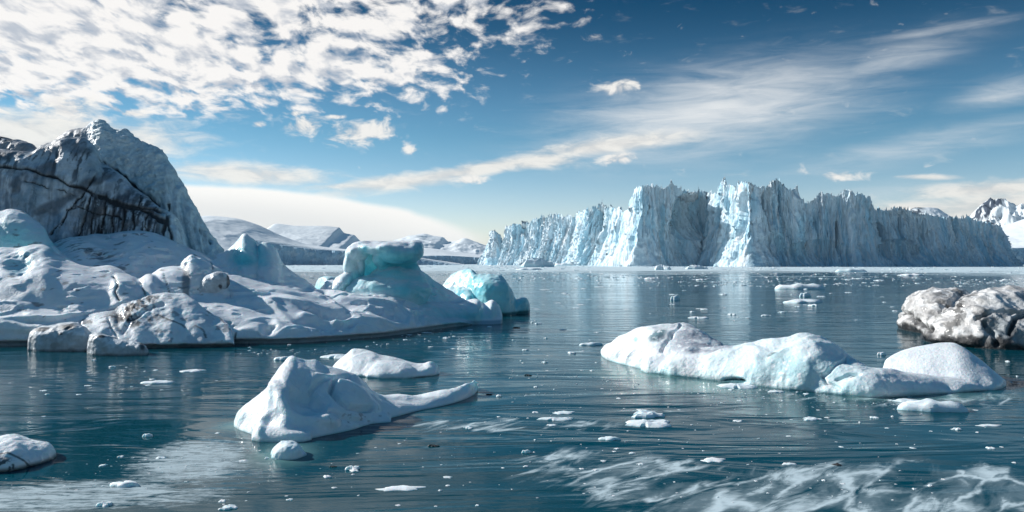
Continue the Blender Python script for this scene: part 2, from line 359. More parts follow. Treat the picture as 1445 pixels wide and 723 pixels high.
    for px, py, rx, ry, rot, g in ((905, 527, 2.6, 2.2, -12, .55), (985, 545, 2.4, 2.0, -8, .65), (400, 640, .9, 1.5, 10, .5), (1300, 560, 4.0, 1.0, 4, .45), (340, 600, .8, 1.0, 0, .4)):
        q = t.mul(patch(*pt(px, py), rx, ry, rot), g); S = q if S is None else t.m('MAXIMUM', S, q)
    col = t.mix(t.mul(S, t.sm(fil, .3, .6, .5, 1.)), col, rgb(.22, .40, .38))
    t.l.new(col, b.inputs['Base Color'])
    t.l.new(t.add(t.sm(calm, 0, 1, .035, .10), t.mul(film, .45)), b.inputs['Roughness'])
    b.inputs['IOR'].default_value = 1.155
    t.l.new(bp.outputs[0], b.inputs['Normal'])
    return m
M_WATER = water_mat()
# ---------------------------------------------------------------- water sheet
def water():
    ys = np.concatenate([np.linspace(-60, 60, 13), np.geomspace(70, 40000, 40)]); xs = np.concatenate([-np.geomspace(40000, 30, 30), np.linspace(-25, 25, 9), np.geomspace(30, 40000, 30)])
    a, b = np.meshgrid(xs, ys, indexing='ij'); V = np.stack([a.ravel(), b.ravel(), np.zeros(a.size)], 1)
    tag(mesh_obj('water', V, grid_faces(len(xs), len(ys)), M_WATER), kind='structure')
water()
# ---------------------------------------------------------------- far land
def range_mesh(name, crest, D0, Wd, amp, col_fn, nu=260, nv=90, seed=0., back=1.0, fscale=1/300., kind='structure', prof=.8, mat_=None):
    c = np.array(crest, float); t = np.linspace(c[0, 0], c[-1, 0], nu); zc = np.maximum(Z(cx(t, c[:, 0], c[:, 1]), D0+Wd), 0)
    v = np.concatenate([np.linspace(0, 1, nv), 1+np.linspace(0, 1, nv//3)[1:]*back])
    T, Vv = np.meshgrid(t, v, indexing='ij'); ZC = np.repeat(zc[:, None], len(v), 1)
    D = D0+Vv*Wd; f = np.where(Vv <= 1, np.clip(Vv, 0, 1)**prof, np.clip(1-(Vv-1)/back, 0, 1)**.8)
    # vertices slide outward along the line of the ridge, so the slope is a real one of Wd metres
    Xs = X(T, D0+Wd)*1.0; P = np.stack([Xs.ravel(), D.ravel(), (ZC*f).ravel()], 1)
    nz = ridge(P, fscale, 5, .55, seed).reshape(D.shape)-.35
    w = np.sin(np.pi*np.clip(Vv/1.0, 0, 1))**.7*np.where(Vv <= 1, 1, .3)+.10*(Vv <= 1)*(Vv > .9)
    P[:, 2] += (nz*amp*w*np.clip(ZC/80., 0.05, 1)).ravel(); P[:, 2] -= (Vv.ravel() == 0)*2.0
    Fc = grid_faces(len(t), len(v)); N = normals(P, Fc); N[N[:, 2] < 0] *= -1
    o = mesh_obj(name, P, Fc, mat_ or M_FAR, cols=col_fn(P, N)); tag(o, kind=kind); return o
def far_land():
    def snowy(P, N, rock=0.0, seed=3.):
        c = np.tile(SNOW*1.0, (len(P), 1)); k = ss(fbm(P, 1/160., 5, .6, seed)+rock-(N[:, 2]*1.1), -.35, .1)
        return lerp(c, (.10, .13, .17), k) if rock > 0 else c
    range_mesh('mountain', [(330, 340), (372, 326), (390, 316), (420, 319), (450, 319), (478, 321), (486, 329), (500, 332), (508, 341), (522, 346), (560, 356), (600, 368)], 2600, 500, 10, lambda P, N: snowy(P, N), seed=2., fscale=1/260.)
    range_mesh('mountain', [(520, 366), (545, 348), (566, 338), (580, 333), (598, 330), (612, 333), (625, 335), (634, 342), (644, 341), (656, 337), (670, 341), (684, 346), (702, 352), (722, 359), (760, 368)], 5200, 1400, 60, lambda P, N: snowy(P, N), seed=9., fscale=1/620.)
    range_mesh('snow_hill', [(180, 330), (250, 310), (290, 305), (330, 308), (362, 317), (400, 334), (440, 346), (500, 353), (560, 359), (620, 368)], 1500, 450, 10, lambda P, N: snowy(P, N), seed=5., fscale=1/200., prof=.6)
    range_mesh('snowfield', [(560, 352), (595, 350), (640, 355), (690, 362), (730, 368)], 2060, 440, 6, lambda P, N: snowy(P, N), seed=6., prof=.45)
    def peakcol(P, N):
        x, y = proj(P); c = np.tile(SNOW, (len(P), 1))
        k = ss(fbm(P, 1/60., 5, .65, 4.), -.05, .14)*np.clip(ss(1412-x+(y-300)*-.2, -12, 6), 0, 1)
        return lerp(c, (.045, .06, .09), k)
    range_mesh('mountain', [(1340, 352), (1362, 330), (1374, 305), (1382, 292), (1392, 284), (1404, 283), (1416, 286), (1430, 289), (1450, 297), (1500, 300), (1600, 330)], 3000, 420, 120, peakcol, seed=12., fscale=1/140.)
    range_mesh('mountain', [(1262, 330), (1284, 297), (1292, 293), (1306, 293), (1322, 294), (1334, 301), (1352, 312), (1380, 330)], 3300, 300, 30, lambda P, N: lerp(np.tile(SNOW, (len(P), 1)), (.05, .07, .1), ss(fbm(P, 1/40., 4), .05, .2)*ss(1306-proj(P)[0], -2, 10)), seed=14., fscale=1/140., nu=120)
    range_mesh('snowfield', [(1300, 346), (1370, 332), (1420, 318), (1450, 308), (1520, 296), (1640, 290)], 2300, 500, 10, lambda P, N: snowy(P, N), seed=7., prof=.5)
    # glacier fronts standing in the water far off
    def front(crest, D0, seed):
        c = np.array(crest, float); nu, nv = 420, 26; t = np.linspace(c[0, 0], c[-1, 0], nu); v = np.linspace(0, 1, nv)
        T, Vv = np.meshgrid(t, v, indexing='ij'); top = np.repeat(Z(cx(t, c[:, 0], c[:, 1]), D0)[:, None], nv, 1)
        P = np.stack([X(T, D0).ravel(), (D0+Vv*6).ravel(), (-1+(top+1)*Vv).ravel()], 1)
        P[:, 1] -= 7*ridge(P, (.06, .06, .03), 5, .6, seed)
        B = P[nv-1::nv]+np.array([0, 160, 2.]); P = np.concatenate([P.reshape(nu, nv, 3), B[:, None, :]], 1).reshape(-1, 3)
        c_ = np.tile(np.array([.30, .48, .62]), (len(P), 1)); c_ = lerp(c_, SNOW, ss(fbm(P, (.05, .05, .12), 4, .6), .0, .5)*.35); c_[nv::nv+1] = SNOW
        tag(mesh_obj('glacier_front', P, grid_faces(nu, nv+1), M_WALL, cols=c_), kind='structure')
    front([(340, 338), (372, 342), (400, 347), (430, 351), (470, 354), (520, 358), (560, 362), (592, 367), (625, 371.5), (650, 375.5)], 1350, 2.)
    front([(520, 373.5), (545, 369), (580, 362), (620, 361), (660, 363), (700, 366), (740, 371), (760, 373.5)], 2050, 4.)
    front([(1370, 356), (1396, 352), (1430, 350), (1460, 350), (1600, 346)], 1700, 6.)
far_land()
# ---------------------------------------------------------------- the tabular ice wall
TOP = [(707,330),(711.6,325),(715.5,319),(722,320),(727,314),(731,318),(735,313.7),(741,316),(748,315.5),(752,312),(756,307),(761,310),(765.5,304),(771,308),(777,301),(781,305),(785,300.5),(796,306),(803,304),(811.6,308),(818,299),(822,299),(827,295),(835,298),(838,289),(841,294),(846,286),(851,291),(856,295),(863,290.5),(869.5,296),(873,293),(876,294),(882.6,300.5),(888,290.5),(896,267),(900,266),(905,261.5),(909,264),(911.6,263),(925,264),(939,265.5),(944,260),(948,255),(954,262),(964,269.5),(970,270),(975,272),(985,269),(990,272),(1003.7,271),(1009,275),(1012,261.6),(1016,252),(1019,257),(1022,253),(1030,263),(1036,264),(1040.5,256),(1045,262),(1051,256.6),(1055,262),(1061,258),(1065,264),(1072,264),(1079,266.4),(1090,258),(1097.5,252.4),(1104,258),(1110,264),(1115.7,271),(1119,268),(1122,262),(1125,270),(1129.7,280.4),(1139.5,288),(1146,284),(1153,276),(1157.7,270.6),(1164,274),(1171.7,273.4),(1180,278),(1187,274),(1192.7,266.4),(1197,271),(1201,270.6),(1206,276),(1211,273),(1216.6,275),(1221,281),(1226.4,277.6),(1233.4,297),(1240,294),(1247,298),(1255,296),(1264,293),(1275,295),(1283.8,296),(1292,300),(1304,301),(1317.5,304),(1326,306),(1334,309),(1341,306),(1348,307),(1356,309),(1365,305),(1373.5,311),(1382,312),(1390,314),(1402,317),(1413,319.7),(1419,320)]
PATH = [(707,1330),(770,1225),(812,1170),(830,1110),(850,1095),(884,1000),(893,900),(905,868),(950,892),(985,915),(1000,915),(1012,880),(1030,850),(1042,825),(1057,790),(1075,806),(1120,806),(1150,818),(1200,812),(1234,832),(1300,834),(1360,850),(1405,862),(1419,880)]
def wall(name, top, path, label, nu, nv=150, thick=150, jag=1.0, seed=0.):
    tp = np.array(top, float); pa = np.array(path, float); t = np.linspace(tp[0, 0], tp[-1, 0], nu)
    py = np.interp(t, tp[:, 0], tp[:, 1]); D = np.interp(t, pa[:, 0], pa[:, 1])
    s = np.stack([t*0.8, np.zeros(nu), np.full(nu, seed)], 1); py = py-jag*(7.5*np.clip(ridge(s, .36, 3, .6), 0, 1)**3-1.2)
    zt = Z(py, D); Xb = X(t, D); tx, ty = np.gradient(Xb), np.gradient(D)
    k = 15; ker = np.ones(k)/k; tx = np.convolve(np.pad(tx, k//2, 'edge'), ker, 'valid'); ty = np.convolve(np.pad(ty, k//2, 'edge'), ker, 'valid')
    L = np.hypot(tx, ty); nx, ny = ty/L, -tx/L; arc = np.cumsum(np.hypot(np.gradient(Xb), np.gradient(D)))
    v = np.linspace(0, 1, nv); A, Vv = np.meshgrid(arc, v, indexing='ij'); z = -2+(zt[:, None]+2)*Vv; hgt = z
    TT = np.repeat(t[:, None], nv, 1)
    shear = (Vv-.5)*10*fbm(np.stack([A.ravel()*.006, A.ravel()*0, A.ravel()*0+seed], 1), 1, 2).reshape(A.shape)*4
    Q = np.stack([(A+shear).ravel(), np.zeros(A.size), z.ravel()], 1)
    d = 12*ridge(Q, (1/42., 1, 1/300.), 3, .5, seed+1.)+7*ridge(Q, (1/12., 1, 1/150.), 5, .65, seed+2.)+4.5*np.clip(ridge(Q, (1/6., 1, 1/70.), 3, .6, seed+32.), 0, 1)**2+3.0*ridge(Q, (1/4.5, 1, 1/36.), 4, .65, seed+5.)
    d = d+2.2*fbm(Q, (1/24., 1, 1/40.), 4, .6, seed+8.)+2.2*ridge(Q, (1/2.2, 1, 1/22.), 3, .6, seed+15.)
    d = d.reshape(A.shape)-14
    d += (1-Vv)**2.2*16                                        # talus-like foot
    d *= np.clip(1.15-Vv**6*.6, 0, 2)
    def bite(px, pyc, rx, ry, dep, p=2):                       # scooped hollow
        yy = HZ-F*(z-H)/D[:, None]; q = ((TT-px)/rx)**2+((yy-pyc)/ry)**2; return -dep*np.clip(1-q, 0, 1)**(1/p)
    if len(path) > 5:
        for b in ((975, 306, 26, 34, 24), (948, 352, 22, 44, 12), (1150, 358, 48, 20, 9), (1085, 350, 22, 24, 7), (1262, 356, 42, 18, 14), (1238, 330, 9, 16, 24), (1268, 315, 3.5, 22, 20), (1075, 285, 3, 22, 18), (1100, 285, 3, 20, 12),
                  (1052, 300, 3, 40, 16), (736, 322, 5, 10, 16), (780, 330, 4, 26, 10), (845, 315, 3, 30, 16), (1310, 330, 2.5, 22, 14), (1345, 325, 2.5, 18, 12), (1180, 335, 3, 25, 14)): d += bite(*b)
    e = np.clip(np.minimum(arc-arc[0], arc[-1]-arc)/(14. if len(path) > 5 else 2.5), 0, 1)[:, None]; d = d*e-6*(1-e)
    PX = Xb[:, None]+nx[:, None]*d; PY = D[:, None]+ny[:, None]*d
    Fx = np.stack([PX, PY, z], 2)
    # seracs behind the lip, then a broken plateau falling away
    nb = 26; vb = np.linspace(0, 1, nb)[1:]; bx = Xb[:, None]-nx[:, None]*0+(vb**1.6)[None, :]*0
    lip = Fx[:, -1]; B = np.zeros((nu, nb-1, 3))
    B[:, :, 0] = lip[:, 0:1]+(vb**1.5)[None, :]*thick*.15*np.sign(1); B[:, :, 1] = lip[:, 1:2]+(vb**1.5)[None, :]*thick
    bp = B.reshape(-1, 3).copy(); bp[:, 2] = 0
    rough = (ridge(bp, (1/16., 1/16., 1), 4, .6, 7.)-.55).reshape(nu, nb-1)*5
    zs = np.convolve(np.pad(zt, 20, 'edge'), np.ones(41)/41, 'valid')
    B[:, :, 2] = np.minimum(zt, zs)[:, None]*(1-.14*vb[None, :])-3-4*ss(vb, 0, .2)[None, :]+rough
    B[:, -1, 2] = -3
    G = np.concatenate([Fx, B], 1); m = G.shape[1]; V = G.reshape(-1, 3); Fc = grid_faces(nu, m)
    for side, sg in ((0, 1), (nu-1, -1)):                      # close the two ends down to the water
        base = len(V); E = G[side].copy(); E[:, 2] = -3; V = np.concatenate([V, E]); i = side*m
        q = np.array([[i+j, i+j+1, base+j+1, base+j] for j in range(m-1)]); Fc = np.concatenate([Fc, q[:, ::sg]])
    N = normals(V, Fc)
    c = np.tile(np.array([.74, .89, .97]), (len(V), 1))
    Q2 = np.zeros_like(V); n0 = nu*nv
    aa = np.full(len(V), 0.); aa[:nu*m] = np.repeat(arc[:, None], m, 1).ravel(); dd = np.zeros(len(V)); dm = np.zeros((nu, m)); dm[:, :nv] = d; dd[:nu*m] = dm.ravel()
    Q2 = np.stack([aa, aa*0, V[:, 2]], 1)
    st = ss(fbm(Q2, (1/14., 1, 1/120.), 5, .6, 3.), -.1, .45); c = lerp(c, (.30, .66, .84), st*.55)
    c = lerp(c, (.26, .56, .68), ss(-dd, 14, 30)*.5)  # crevice shade painted in: deep recesses turn darker teal
    c = lerp(c, (.34, .58, .69), ss(fbm(Q2, (1/55., 1, 1/60.), 3, .5, 12.), .1, .4)*.5)
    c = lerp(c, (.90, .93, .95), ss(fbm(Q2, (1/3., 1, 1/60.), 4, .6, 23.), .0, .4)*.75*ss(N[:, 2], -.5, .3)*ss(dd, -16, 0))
    dirt = ss(fbm(Q2, (1/7., 1, 1/26.), 4, .6, 43.), .42, .6)*ss(V[:, 2], 20, 60); c = lerp(c, (.22, .34, .42), dirt*.12)
    top_ = np.zeros(len(V)); tm = np.zeros((nu, m)); tm[:, nv:] = 1; top_[:nu*m] = tm.ravel(); c = lerp(c, SNOW, top_*.8)
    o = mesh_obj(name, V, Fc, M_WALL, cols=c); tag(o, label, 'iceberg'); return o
wall('ice_cliff', TOP, PATH, 'huge jagged fluted wall of white and blue ice spanning the far water', 1500)
wall('ice_tower', [(689,331),(690,328),(692,326),(695,325.5),(698,325),(701,328),(704,330),(706,333),(709,338),(711,345)], [(689,1420),(696,1390),(711,1410)], 'narrow split ice tower standing detached beside the left end of the jagged ice wall', 110, 90, 40, .3, 3.)
# ---------------------------------------------------------------- big dirty iceberg, left
def dirty_berg():
    L1 = lobe([(-110,214,463,3.0,5),(-40,206,463,3.0,5),(0,212,462,3.0,5),(40,214,462,3.0,5),(62,204,461,3.0,5),(90,197,461,3.2,5),(112,198,460,3.2,5),(128,208,460,3.4,5),(145,233,459,3.2,5),(168,247,459,3,5),(195,272,459,3,5),(228,297,459,2.6,5),(246,318,459,2.4,5),(256,350,459,2,4),(262,400,459,1.5,3)], n=2.6, under=0)
    L0 = lobe([(-120,190,452,3,4),(-20,193,452,3,4),(0,194,452,3,4),(28,198,452,3,4),(46,206,452,3,4),(60,230,452,3,4)], n=2.2)
    L2 = lobe([(50,260,452,3,6),(70,212,452,3,6),(90,194,452,3.6,6),(108,185,452,4,6),(122,180,452,4.2,6),(134,174,452,4.4,6),(142,173,452,4.4,6),(150,178,452,4.4,6),(160,185,452,4.2,6),(176,187,452,4,6),(184,194,452,4,6),(200,206,452,3.6,6),(222,213,452,3.2,6),(234,226,452,3,6),(243,248,452,2.8,5),(258,275,452,2.5,5),(272,300,452,2.2,5),(288,328,452,2,4),(305,352,452,1.7,4),(322,384,452,1.2,3)], n=2.1)
    V, Fc, N = fuse([L0, L1, L2], .065, 3)
    x, y = proj(V); fr = ss(-N[:, 1], .0, .4)
    # carve
    right = ss(x, 218, 245)*ss(y-(x-215)*.5, 208, 232)
    flut = ridge(V@np.array([[1, 0, .35], [0, 1, 0], [-.55, 0, 1]]).T, (1.9, .5, .12), 4, .6, 2.)
    d = .50*flut*right
    d = d+(1-right)*(.20*fbm(V, (.35, .35, .5), 4, .5)+.10*ridge(V, (1.2, .7, .35), 4, .55, 4.))
    tealreg = ss(x, 118, 150)*(1-right)*ss(N[:, 1]*0+(x-150)*.72+232-y, -6, 6)
    d = d+tealreg*(.16*ridge(V, 1.1, 4, .6, 8.)+.12*ridge(V, 2.6, 3, .6, 9.))
    veins = [[(-60,232),(0,236),(40,240),(75,250),(100,262),(122,268),(150,280),(185,290),(210,297),(232,303)],
             [(72,330),(90,308),(105,290),(120,270),(132,250),(146,232)], [(35,255),(70,265),(108,276)],
             [(122,268),(130,275),(170,290),(205,300),(235,318),(230,335)], [(146,232),(175,250),(205,278),(225,292)],
             [(130,275),(124,292),(117,315),(112,335)], [(137,280),(133,300),(128,330)], [(150,283),(146,305),(141,335)], [(163,288),(158,310),(160,330)],
             [(175,290),(176,310),(170,335)], [(196,293),(200,272)], [(105,290),(128,300),(165,305),(172,310)], [(90,308),(84,322)], [(187,296),(190,318),(186,335)], [(210,300),(206,320),(212,340)], [(232,303),(240,330),(243,352)], [(95,296),(112,293),(120,283)], [(238,290),(234,330)]]
    wv = [2.2, 1.5, .7, 2.9, 2.4, 1.7, 1.6, 1.5, 1.5, 1.7, 1.2, 1.1, 1., 1.8, 1.3, 2.0, 1.1, 1.3]
    vn = np.zeros(len(V)); halo = np.zeros(len(V)); 
    for p, w in zip(veins, wv):
        dd = line(V, p, 2.2); w_ = w*(.55+.75*np.clip(fbm(V, 1.5, 3, off=71.)+.5, 0, 1.6)); vn = np.maximum(vn, 1-ss(dd, w_*.5, w_*1.25)); halo = np.maximum(halo, 1-ss(dd, 0, 7+3*w))
    d = d-.16*vn*fr
    V2 = V+N*d[:, None]
    # colour
    c = np.tile(np.array([.46, .54, .62]), (len(V), 1))
    stk = ss(fbm(V, (1.5, .4, .22), 5, .62, 14.), -.12, .38); c = lerp(c, (.80, .86, .90), stk*.75)
    c = lerp(c, (.30, .44, .52), ss(fbm(V, (.3, .3, .3), 3, .5, 3.), .0, .5)*.6)
    run = ss(fbm(V, (3.2, .7, .25), 5, .68, 24.), .12, .42); low = ss(y, 262, 285)*ss(x, 95, 125)
    upper = ss(250-y+(x*.15), 0, 30)
    c = lerp(c, (.84, .88, .92), ss(fbm(V, (1.3, .4, .3), 3, .5, 114.), .1, .45)*ss(120-x, -20, 40)*ss(y, 225, 245)*.8)
    c = lerp(c, (.05, .056, .07), run*(.38+.60*low*(1-right)+.45*upper*(1-tealreg))*(1-.5*right))
    c = lerp(c, (.035, .04, .045), ss(fbm(V, (5.5, 1., .5), 4, .65, 44.), -.02, .28)*low*(1-right)*.85)
    c = lerp(c, (.19, .20, .22), ss(fbm(V, 1.1, 4, .6, 61.), .05, .5)*low*.7*(1-right))
    c = lerp(c, (.13, .14, .16), halo*ss(fbm(V, (2.6, .6, .6), 4, .7, 33.), -.1, .45)*(.35+.5*low)*fr)
    dg = (x*.55+y)/11.+1.6*fbm(V, .25, 3, .5, 9.); c = lerp(c, (.10, .115, .14), ss(np.sin(dg*1.3), .1, .9)*ss(fbm(V, (.8, .5, .5), 4, .6, 19.), -.35, .3)*.75*(1-right)*(1-tealreg))
    band = ss(216+6*fbm(V, .4, 3)-y, -6, 8)*ss(130-x, -5, 25); c = lerp(c, ASH*1.1, band*.7)
    edge = ss(200-y, -2, 5)*ss(60-x, 0, 22); c = lerp(c, SOOT*1.6, edge*ss(fbm(V, 1.8, 5, .65, 5.), -.25, .2))
    c = lerp(c, (.52, .78, .83), tealreg*.95); c = lerp(c, (.82, .90, .92), tealreg*ss(N[:, 2], .0, .5)*.9); c = lerp(c, DEEP, tealreg*ss(ridge(V, 2.6, 3, .6, 9.), -.1, -.4)*.4)
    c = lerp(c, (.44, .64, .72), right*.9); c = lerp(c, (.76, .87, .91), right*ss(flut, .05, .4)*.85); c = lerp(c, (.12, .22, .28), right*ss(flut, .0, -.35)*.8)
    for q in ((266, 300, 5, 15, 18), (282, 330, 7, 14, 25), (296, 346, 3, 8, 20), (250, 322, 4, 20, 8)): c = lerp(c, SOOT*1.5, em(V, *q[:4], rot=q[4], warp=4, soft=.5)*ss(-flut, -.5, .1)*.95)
    c = lerp(c, SOOT, vn*fr*.96)
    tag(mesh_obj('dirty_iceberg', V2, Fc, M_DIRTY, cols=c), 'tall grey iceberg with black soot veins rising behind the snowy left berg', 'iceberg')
dirty_berg()
# ---------------------------------------------------------------- snowy iceberg, left, with the blue mushroom
def snowy_berg():
    U = .28
    P = []
    P.append(lobe([(-110,300,472,3.5,5),(-40,299,472,3.5,5),(0,298,472,3.5,5),(14,295,472,3.5,5),(28,297,472,3.5,5),(46,308,472,3.3,5),(60,318,472,3.2,5),(68,334,472,3,4.5),(80,352,473,2.6,4),(98,368,474,2,4),(130,386,474,2,3),(170,405,476,2,3)], n=2.4))
    P.append(lobe([(-110,352,489,6,4),(-20,352,489,6,4),(20,350,489,6,4),(58,346,489,6.2,4),(80,357,489,6,4),(100,368,489,5.5,4),(128,375,488,5,4),(152,372,487,5,4),(175,380,487,4.8,4),(188,398,487,4.5,3),(205,418,488,4,3),(260,440,488,3,3)], n=1.35, under=U))
    P.append(lobe([(60,352,472,5,5),(84,340,472,5,5),(105,334,472,5,6),(150,330,471,6,6),(185,325,471,6,6),(212,328,470,6,6),(236,338,470,6,6),(262,350,469,6,6),(290,361,468,6,6),(310,368,467,6,5),(345,380,466,6,5),(400,400,466,5,5),(450,415,466,4,4)], n=1.6))
    P.append(lobe([(285,372,464,4,3),(305,360,464,4,3),(325,350,464,4,3),(336,336,464,3.6,3),(344,329,464,3.4,3),(354,336,464,3.4,3),(361,344,464,3.4,3),(364,352,464,3.4,3),(367,345,464,3.2,3),(378,343,464,3.2,3),(388,352,464,3.2,3),(396,368,464,3.4,3),(412,384,465,4,4),(440,404,466,4,4),(470,425,468,4,4)], n=1.5))
    P.append(lobe([(150,420,488,5,5),(190,400,488,5.5,5),(220,398,487,6,6),(280,385,487,7,6),(330,388,486,7,6),(380,398,486,7,6),(420,404,485,7,6),(450,409,483,7,6),(490,416,480,6,5),(540,420,476,5,5),(590,430,469,4,4),(640,443,462,3,3),(668,455,459,1,2)], n=1.25, under=U))
    P.append(lobe([(215,388,480,3,3),(228,379,480,3,3),(245,377,480,3,3),(262,381,480,3,3),(268,392,480,2.6,3),(275,415,480,2,2)], n=2.0))
    P.append(lobe([(190,400,483,3,3),(202,390,483,3,3),(213,388,483,3,3),(222,394,483,3,3),(232,414,483,2,2)], n=2.0))
    P.append(lobe([(254,380,478,2.4,3),(264,366,478,2.4,3),(270,361,478,2.4,3),(283,368,478,2.4,3),(300,377,478,2.4,3),(315,386,478,2.2,3),(325,405,478,2,2)], n=1.8))
    P.append(lobe([(150,398,485,4,3),(165,382,485,4,3),(183,386,485,4,3),(200,398,485,4,3),(214,408,486,3.5,3),(222,424,486,3,3)], n=2.1))
    # mushroom skirt and shelf
    P.append(lobe([(428,430,470,4,3),(450,408,466,4,3),(466,402,464,4,3),(484,394,463,3.6,3),(500,394,463,3.4,3),(520,395,463,3.4,3),(540,386,463,3.4,3),(560,382,463,3.4,3),(590,380,462,3.4,3),(602,386,461,3.6,3),(618,398,460,4,3),(636,412,459,4,3),(660,424,458,3.4,3),(690,432,458,2.6,2),(708,440,457,1.5,1.5)], n=1.05))
    P.append(lobe([(580,432,467,3.5,3),(610,428,464,3.5,3),(640,428,460,3.2,3),(662,424,458,3,3),(672,423,458,2.6,3),(684,430,457,2.2,2.5),(694,424,457,2,2),(704,432,456,1.6,2),(709,444,456,1.2,1.5)], n=2.6))
    D = 50.5
    P.append(ell(562, 392, D+.5, 33, 40, 1.3)); P.append(ell(560, 402, D+.3, 44, 30, 1.9)); P.append(ell(548, 412, D, 62, 26, 2.4))
    P.append(ell(548, 350, D, 48, 8.5, 2.0, rot=1)); P.append(ell(566, 358, D-.5, 31, 14, 1.9, rot=-2)); P.append(ell(552, 352, D-.3, 40, 9, 2.0)); P.append(ell(586, 355, D-.2, 12, 14, 1.5)); P.append(ell(592, 350, D, 6, 9, 1.0)); P.append(ell(540, 366, D-.2, 13, 13, 1.2))
    P.append(ell(503, 357, D-.2, 17, 13, 1.1, rot=15)); P.append(ell(495, 370, D-.2, 10, 20, .9, rot=-6)); P.append(ell(515, 347, D, 20, 6, 1.0)); P.append(ell(502, 388, D, 9, 20, .9, rot=14)); P.append(ell(510, 376, D-.4, 4, 14, .35, rot=8)); P.append(ell(486, 402, D-.2, 12, 22, 1.3, rot=-38)); P.append(ell(472, 410, D, 16, 12, 1.3, rot=-25))
    P.append(ell(522, 380, D+1.7, 20, 34, .7))
    V, Fc, N = fuse(P, .075, 7)
    x, y = proj(V)
    mush = np.clip(em(V, 545, 372, 75, 48, soft=.3)+em(V, 655, 440, 70, 26, soft=.4)+em(V, 20, 335, 75, 60, soft=.3)+em(V, 355, 350, 46, 38, soft=.4), 0, 1)
    Wp = V+np.stack([fbm(V, .35, 3), fbm(V, .35, 3, off=9.), fbm(V, .35, 3, off=19.)], 1)*.8
    dune = ridge(Wp, (.30, .85, 1.5), 3, .5, 3.); fold = 1-np.abs(fbm(Wp, (.22, .55, .95), 2, .4, 13.))*2.2
    zf = ss(V[:, 2], .12, .7)
    soft_ = fbm(V, (.22, .35, .4), 2, .4, 13.)
    Wq = V+np.stack([fbm(V, .22, 2, off=2.), fbm(V, .22, 2, off=29.), fbm(V, .22, 2, off=39.)], 1)*1.1
    roll = 1-np.sqrt(fbm(Wq, (.16, .42, 1.0), 2, .35, 21.)**2+.02)*2.4
    dip = ss(fbm(Wq, (.35, .6, 1.6), 2, .4, 60.), .15, .55)
    midz = ss(x, 300, 380)*ss(640-x, 0, 60)*ss(y, 395, 430)*(1-mush*.6)
    d = zf*((1-mush)*(.16*soft_+.07*roll+.015*fbm(V, 1.2, 3, .5, 6.))+midz*(.26*roll-.16*dip)+mush*(.10*fbm(V, .7, 2, .5, 2.)+.05*ridge(V, (1.3, 1.3, .4), 3, .5, 22.)))
    lf = ss(150-x, -60, 60)*ss(y, 420, 450); d += lf*.18*roll*zf
    pit = ss(fbm(V, (.7, .9, 2.2), 3, .5, 77.), .42, .62)*zf*(1-mush); d -= .14*pit; rim = 1-np.abs(ridge(V, (.5, .7, 1.6), 2, .4, 81.)); d += .05*ss(rim, .8, 1.)*zf*(1-mush)
    ripple = ridge(V@np.array([[.8, 0, .6], [0, 1, 0], [-.6, 0, .8]]).T, (1.4, .3, .25), 2, .5, 4.)*em(V, 205, 360, 60, 26, rot=-18, soft=.8); d += .05*ripple
    d -= .30*em(V, 25, 372, 20, 16, warp=5, soft=.7); 
    cr = np.zeros(len(V))
    for p, w in (([(160,390),(166,402),(160,412),(168,424)], 1.3), ([(198,397),(203,410),(208,421)], .8), ([(232,388),(236,405),(240,420)], .5), ([(296,372),(302,385)], .6), ([(333,470),(330,486)], .8)):
        dd = line(V, p, 1.5); cr = np.maximum(cr, 1-ss(dd, w*.4, w*1.4))
    d -= .12*cr
    V2 = V+N*d[:, None]; N2 = normals(V2, Fc); N2 *= np.sign((N2*N).sum(1))[:, None]
    c = np.tile(SNOW, (len(V), 1)); c = lerp(c, (.74, .80, .88), ss(fbm(V, (.5, .5, .8), 4, .6, 8.), -.1, .5)*.5)
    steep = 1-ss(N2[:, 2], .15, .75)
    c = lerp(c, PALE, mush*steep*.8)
    for q, k in (((30, 335, 66, 42, 0), .85), ((75, 352, 12, 22, 20), .9), ((345, 368, 24, 16, 0), 1.25), ((372, 362, 13, 24, 0), 1.1), ((352, 350, 26, 22, 0), .7), ((562, 374, 44, 20, 0), 1.4), ((548, 395, 66, 26, 0), .9), ((555, 352, 40, 9, 0), .6), ((520, 390, 24, 14, 10), 1.), ((570, 405, 26, 16, 40), .8),
                 ((585, 350, 16, 20, 0), .8), ((515, 352, 9, 14, 0), .8), ((655, 442, 62, 18, 0), .9), ((602, 415, 40, 40, 35), .8), ((490, 405, 26, 16, 40), .6), ((548, 362, 30, 10, 0), .7)):
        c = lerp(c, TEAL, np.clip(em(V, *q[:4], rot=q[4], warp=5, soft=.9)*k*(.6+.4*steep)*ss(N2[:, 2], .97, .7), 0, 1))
    for q, k in (((564, 374, 36, 9, 0), .75), ((520, 386, 14, 14, 12), .8), ((590, 356, 6, 12, 0), .6), ((25, 376, 20, 16, 15), .85), ((350, 372, 16, 7, 0), .4), ((70, 356, 9, 14, 20), .5), ((640, 452, 50, 8, 3), .45)):
        c = lerp(c, DEEP, em(V, *q[:4], rot=q[4], warp=4, soft=.9)*k)
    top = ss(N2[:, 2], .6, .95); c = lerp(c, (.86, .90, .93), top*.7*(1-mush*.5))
    # soot: veil on the dune under the dirty berg, a few dark nicks
    so = ss(fbm(V@np.array([[.9, 0, .5], [0, 1, 0], [-.5, 0, .9]]).T, (.8, 1.2, 4.5), 4, .65, 17.), .0, .4)*em(V, 125, 356, 55, 14, rot=-14, warp=3, soft=.8); c = lerp(c, SOOT*2, so*.9)
    nick = ss(fbm(V, (1.2, 1.2, 3.2), 3, .5, 90.), .60, .72)*ss(300-x, -60, 60)*.7; c = lerp(c, ASH*.5, nick)
